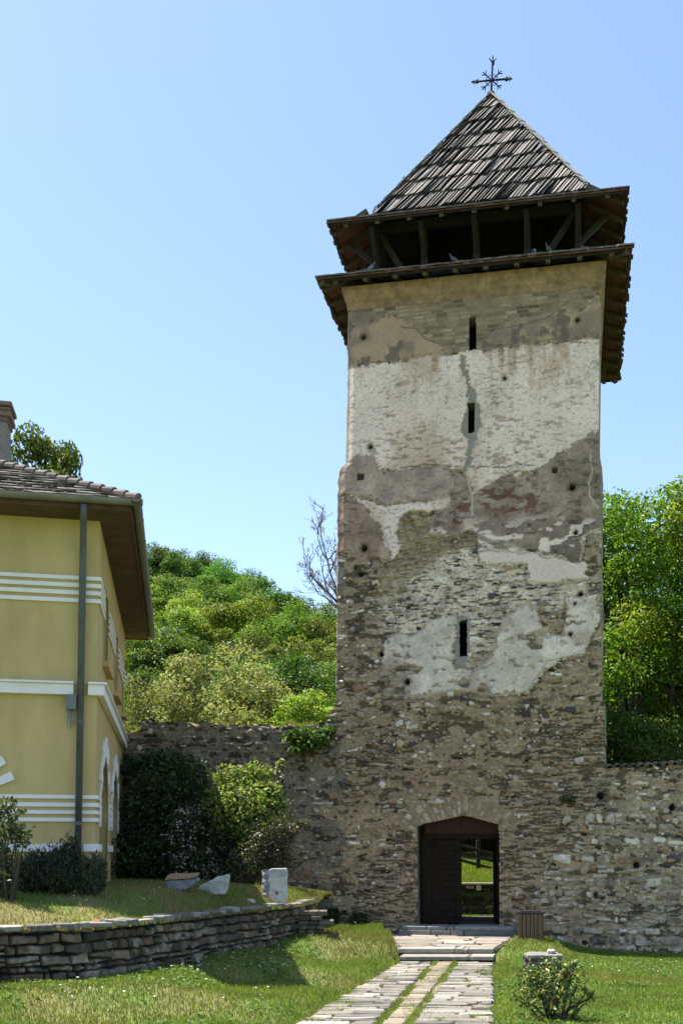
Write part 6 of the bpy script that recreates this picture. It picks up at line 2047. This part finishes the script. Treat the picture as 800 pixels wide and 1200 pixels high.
# weeds at the foot of the tower
for u, v, hw, hh, lb in ((418, 1083, 14, 14, 'dark weed clump at the tower foot left of the steps'), (388, 1078, 9, 14, 'small weed clump at the end of the dry stone wall')):
    base = tw(*fac(u, v + 8), .15)
    base[2] = float(zl(base[0], base[1])) 
    shrub('weed_clump', base, lob([(u, v, hw, hh, 0), (u + 5, v - 6, hw * .6, hh * .6, 0)], base, base[1]), 700, .07, [(5, (.04, .075, .02)), (2, (.07, .11, .03))], lb, 'weeds', seed=int(u), stems=8, mt='leafdull')
base = tw(*fac(664, 941), .01)
shrub('wall_fern', base, lob([(664, 936, 9, 6, -.05), (668, 940, 6, 5, -.05)], base, base[1] - .04), 260, .05, [(4, (.04, .07, .02))], 'small green tuft rooted in the tower front right of the gate arch', 'weeds', seed=1181, stems=5)


# ------------------------------------------------------------------ grass
def blades(name, P, h, w_, cols, rs, up=None, lean=.5):
    n = len(P); a = rs.uniform(0, 6.28, n)
    side = np.stack([np.cos(a), np.sin(a), 0 * a], 1); b_ = rs.uniform(0, 6.28, n)
    ln_ = np.stack([np.cos(b_), np.sin(b_), 0 * a], 1) * (h * lean * rs.random(n))[:, None]
    tip = P + ln_ + np.stack([0 * a, 0 * a, h], 1); mid = P + ln_ * .35 + np.stack([0 * a, 0 * a, h * .55], 1)
    wv = side * (w_ * .5)[:, None]
    V = np.stack([P - wv, P + wv, mid + wv * .75, tip, mid - wv * .75], 1).reshape(-1, 3)
    i = np.arange(n) * 5
    Q_ = np.stack([i, i + 1, i + 2, i + 4, i + 4, i + 2, i + 3], 1).ravel()
    cnt = np.tile([4, 3], n)
    me = raw_mesh(name, V, Q_, cnt, M['grass'], np.repeat(cols, 5, 0))
    return link(bpy.data.objects.new(name, me))


def gcol(P, rs, dryk=1.0):
    n = len(P); x, y = P[:, 0], P[:, 1]
    g = np.array([.185, .24, .048])[None] * rs.uniform(.6, 1.35, n)[:, None]
    g = g * (.65 + .7 * fbm(x * 2.5, y * 2.5, 851, 4))[:, None]
    y_ = np.array([.24, .2, .085])
    k = (rs.random(n) < (.05 + dryk * .4 * sst(.52, .72, fbm(x * .7, y * .7, 801, 4))))
    g[k] = y_ * rs.uniform(.6, 1.2, k.sum())[:, None]
    return g


rs = np.random.default_rng(91)


def scatter(n, x0, x1, y0, y1, pw=1.0):
    y = y0 + (y1 - y0) * rs.random(n) ** pw; x = rs.uniform(x0, x1, n)
    return x, y


def zgrid(x, y):
    ix = np.clip(np.searchsorted(gx, x) - 1, 0, len(gx) - 2); iy = np.clip(np.searchsorted(gy, y) - 1, 0, len(gy) - 2)
    tx = (x - gx[ix]) / (gx[ix + 1] - gx[ix]); ty = (y - gy[iy]) / (gy[iy + 1] - gy[iy])
    return (GZ[iy, ix] * (1 - tx) + GZ[iy, ix + 1] * tx) * (1 - ty) + (GZ[iy + 1, ix] * (1 - tx) + GZ[iy + 1, ix + 1] * tx) * ty


wallpoly = [tuple(p[:2]) for p in rbase] + [(-2, 40), (-40, 40), (-40, 5)]
x, y = scatter(520000, -7.5, 8.5, 9.6, 23.3, 1.25)
vis = (np.abs(x) < y * .36 + .6)
x, y = x[vis], y[vis]
dpath = poly_sd(x, y, allpath); dwall = poly_sd(x, y, wallpoly)
so = (x - T0[0]) * EN[0] + (y - T0[1]) * EN[1]
inb = poly_sd(x, y, [tuple((fl_ - dX * .05)[:2]), tuple((fr2 + dX * .05)[:2]), tuple((fr2 + dY * .6)[:2]), tuple((fl_ + dY * .6)[:2])])
ok = (dpath < .03 * (vn(x * 9, y * 9, 3) - .3)) & (dwall < -.0) & (so > .04) & (inb < 0)
x, y, dpath = x[ok], y[ok], dpath[ok]
P = np.stack([x, y, zgrid(x, y) - .008], 1)
hh = rs.uniform(.025, .065, len(P)) * (.7 + .7 * fbm(x * 1.3, y * 1.3, 855, 3))
hh *= 1 + .5 * sst(-.5, -.05, dpath) * (x < 1)
# longer, rougher grass on the bank left of the steps
bank = sst(1.6, .4, np.hypot(x - .5, (y - 20.6) * .6)); hh *= 1 + .7 * bank
gc_ = gcol(P, rs)
worn = sst(-.22, -.02, dpath) * sst(.35, .6, fbm(x * 3, y * 2, 857, 3)); kw_ = rs.random(len(P)) < worn * .7
gc_[kw_] = np.array([.26, .21, .1]) * rs.uniform(.6, 1.2, kw_.sum())[:, None]; hh[kw_] *= .6
tag(blades('grass', P, hh, rs.uniform(.006, .013, len(P)), gc_, rs), kind='stuff')
kc_ = (fbm(P[:, 0] * 1.7, P[:, 1] * 1.7, 858, 4) > .57) & (rs.random(len(P)) < .1)
Pc = P[kc_] + EZ * rs.uniform(.02, .06, kc_.sum())[:, None]
Nc = unit(rs, len(Pc)) * .45 + EZ; Nc /= np.linalg.norm(Nc, axis=1)[:, None]
cl_ = link(bpy.data.objects.new('clover', leaves_mesh('clover', Pc, Nc, .05, tone(rs, len(Pc), (.09, .16, .04), .3), M['grass'], rs, .8))); tag(cl_, kind='stuff')
# terrace grass
i = rs.integers(0, len(TP), 150000); jx = rs.normal(size=(len(i), 2)) * .05
P = TP[i].copy(); P[:, :2] += jx; P[:, 2] -= .01
near_ok = (P[:, 1] < 24.3)
P = P[near_ok]
x, y = P[:, 0], P[:, 1]
dry = sst(.38, .6, fbm((x) * 1.1, y * 1.1, 812, 4))
cg = gcol(P, rs); k = rs.random(len(P)) < .15 + dry * .7; cg[k] = np.array([.3, .24, .11]) * rs.uniform(.6, 1.2, k.sum())[:, None]
tag(blades('grass', P, rs.uniform(.02, .06, len(P)), rs.uniform(.006, .013, len(P)), cg, rs), kind='stuff')
# grass in the path joints and along its middle strip
J = np.array(joints)
J = J[J[:, 1] < 18.6]
k = rs.random(len(J)) < sst(.46, .66, fbm(J[:, 0] * 2.2, J[:, 1] * 1.1, 861, 3))
J = np.repeat(J[k], 16, 0) + rs.normal(size=(k.sum() * 16, 3)) * np.array([.05, .012, 0])
t_ = rs.random(2600)
s1_ = C0 - off * .5 + (C1 - C0) * t_[:, None]; s2_ = D0 + off * .5 + (D1 - D0) * t_[:, None]
gaps = sst(.3, .5, vn(t_ * 14, t_ * 0, 5)); gaps2 = sst(.3, .5, vn(t_ * 14 + 50, t_ * 0, 5))
S_ = np.concatenate([s1_[rs.random(2600) < gaps], s2_[rs.random(2600) < gaps2]])
S_ = np.repeat(S_, 5, 0) + rs.normal(size=(len(S_) * 5, 3)) * np.array([.022, .03, 0])
J = np.concatenate([J, S_]); J[:, 2] = -.03
tag(blades('grass', J, rs.uniform(.03, .06, len(J)), rs.uniform(.006, .012, len(J)), gcol(J, rs, .4), rs, lean=.9), kind='stuff')
# grass behind the gate, colour raised in place of sunlight
x, y = rs.uniform(2, 6, 40000), rs.uniform(31.9, 38, 40000)
P = np.stack([x, y, hillz(x, y) - .03], 1)
tag(blades('grass', P, rs.uniform(.08, .2, len(P)), rs.uniform(.015, .03, len(P)), gcol(P, rs, .3) * np.array([1.15, 1.15, 1]), rs), kind='stuff')
x, y = rs.uniform(2, 6, 9000), rs.uniform(29.2, 31.35, 9000)
P = np.stack([x, y, zl(x, y) - .02], 1)
tag(blades('grass', P, rs.uniform(.05, .1, len(P)), rs.uniform(.012, .02, len(P)), gcol(P, rs, .5), rs), kind='stuff')
# tufts on the left wall top and terrace wall joints
s_ = rs.uniform(-6.2, -2.7, 1500); o_ = rs.uniform(-.7, -.05, 1500)
ztab = stepped([(60, 860), (150, 859), (166, 858), (168, 846), (200, 847), (260, 849), (330, 851), (372, 850), (384, 843), (388, 832), (394, 826), (400, 822)], 501, .07)
P = np.stack([T0[0] + s_ * EX[0] + o_ * EN[0], T0[1] + s_ * EX[1] + o_ * EN[1], ztab(s_)], 1)
P = P[fbm(s_ * 1.5, o_, 5, 3) > .5]
tag(blades('grass', P, rs.uniform(.06, .17, len(P)), rs.uniform(.01, .02, len(P)), gcol(P, rs, 1.0) * 1.1, rs), kind='stuff')
# daisies
D_ = []
for n, u0_, u1_, v0_, v1_ in ((200, 195, 345, 1112, 1142), (35, 0, 330, 1150, 1180), (25, 640, 800, 1125, 1150), (40, 40, 200, 1035, 1060)):
    for k in range(n):
        u, v = rs.uniform(u0_, u1_), rs.uniform(v0_, v1_)
        p = on_lawn(u, v) if v0_ > 1100 else on_terrace(u, v)
        if v0_ > 1100 and poly_sd(np.array([p[0]]), np.array([p[1]]), wallpoly)[0] > -.05: continue
        D_.append(p + EZ * rs.uniform(.04, .08))
P = np.array(D_); n = len(P); a = rs.uniform(0, 6.28, n)
me_v = []; me_f = []
for p, r in zip(P, rs.uniform(.010, .017, n)):
    base_i = len(me_v); t1 = unit(rs, 1)[0] * .3
    for k in range(6):
        q_ = 2 * math.pi * k / 6; me_v.append(p + np.array([math.cos(q_) * r, math.sin(q_) * r, t1[0] * math.cos(q_) * r + t1[1] * math.sin(q_) * r]))
    me_f.append(tuple(range(base_i, base_i + 6)))
b = MB(); b.add(me_v, me_f, (.75, .75, .72)); tag(b.build('daisies', M['petal']), kind='stuff')
for o in list(bpy.data.objects):
    if o.name.startswith('daisies') or o.name.startswith('grass'): o.color = (1, 1, 1, 1)
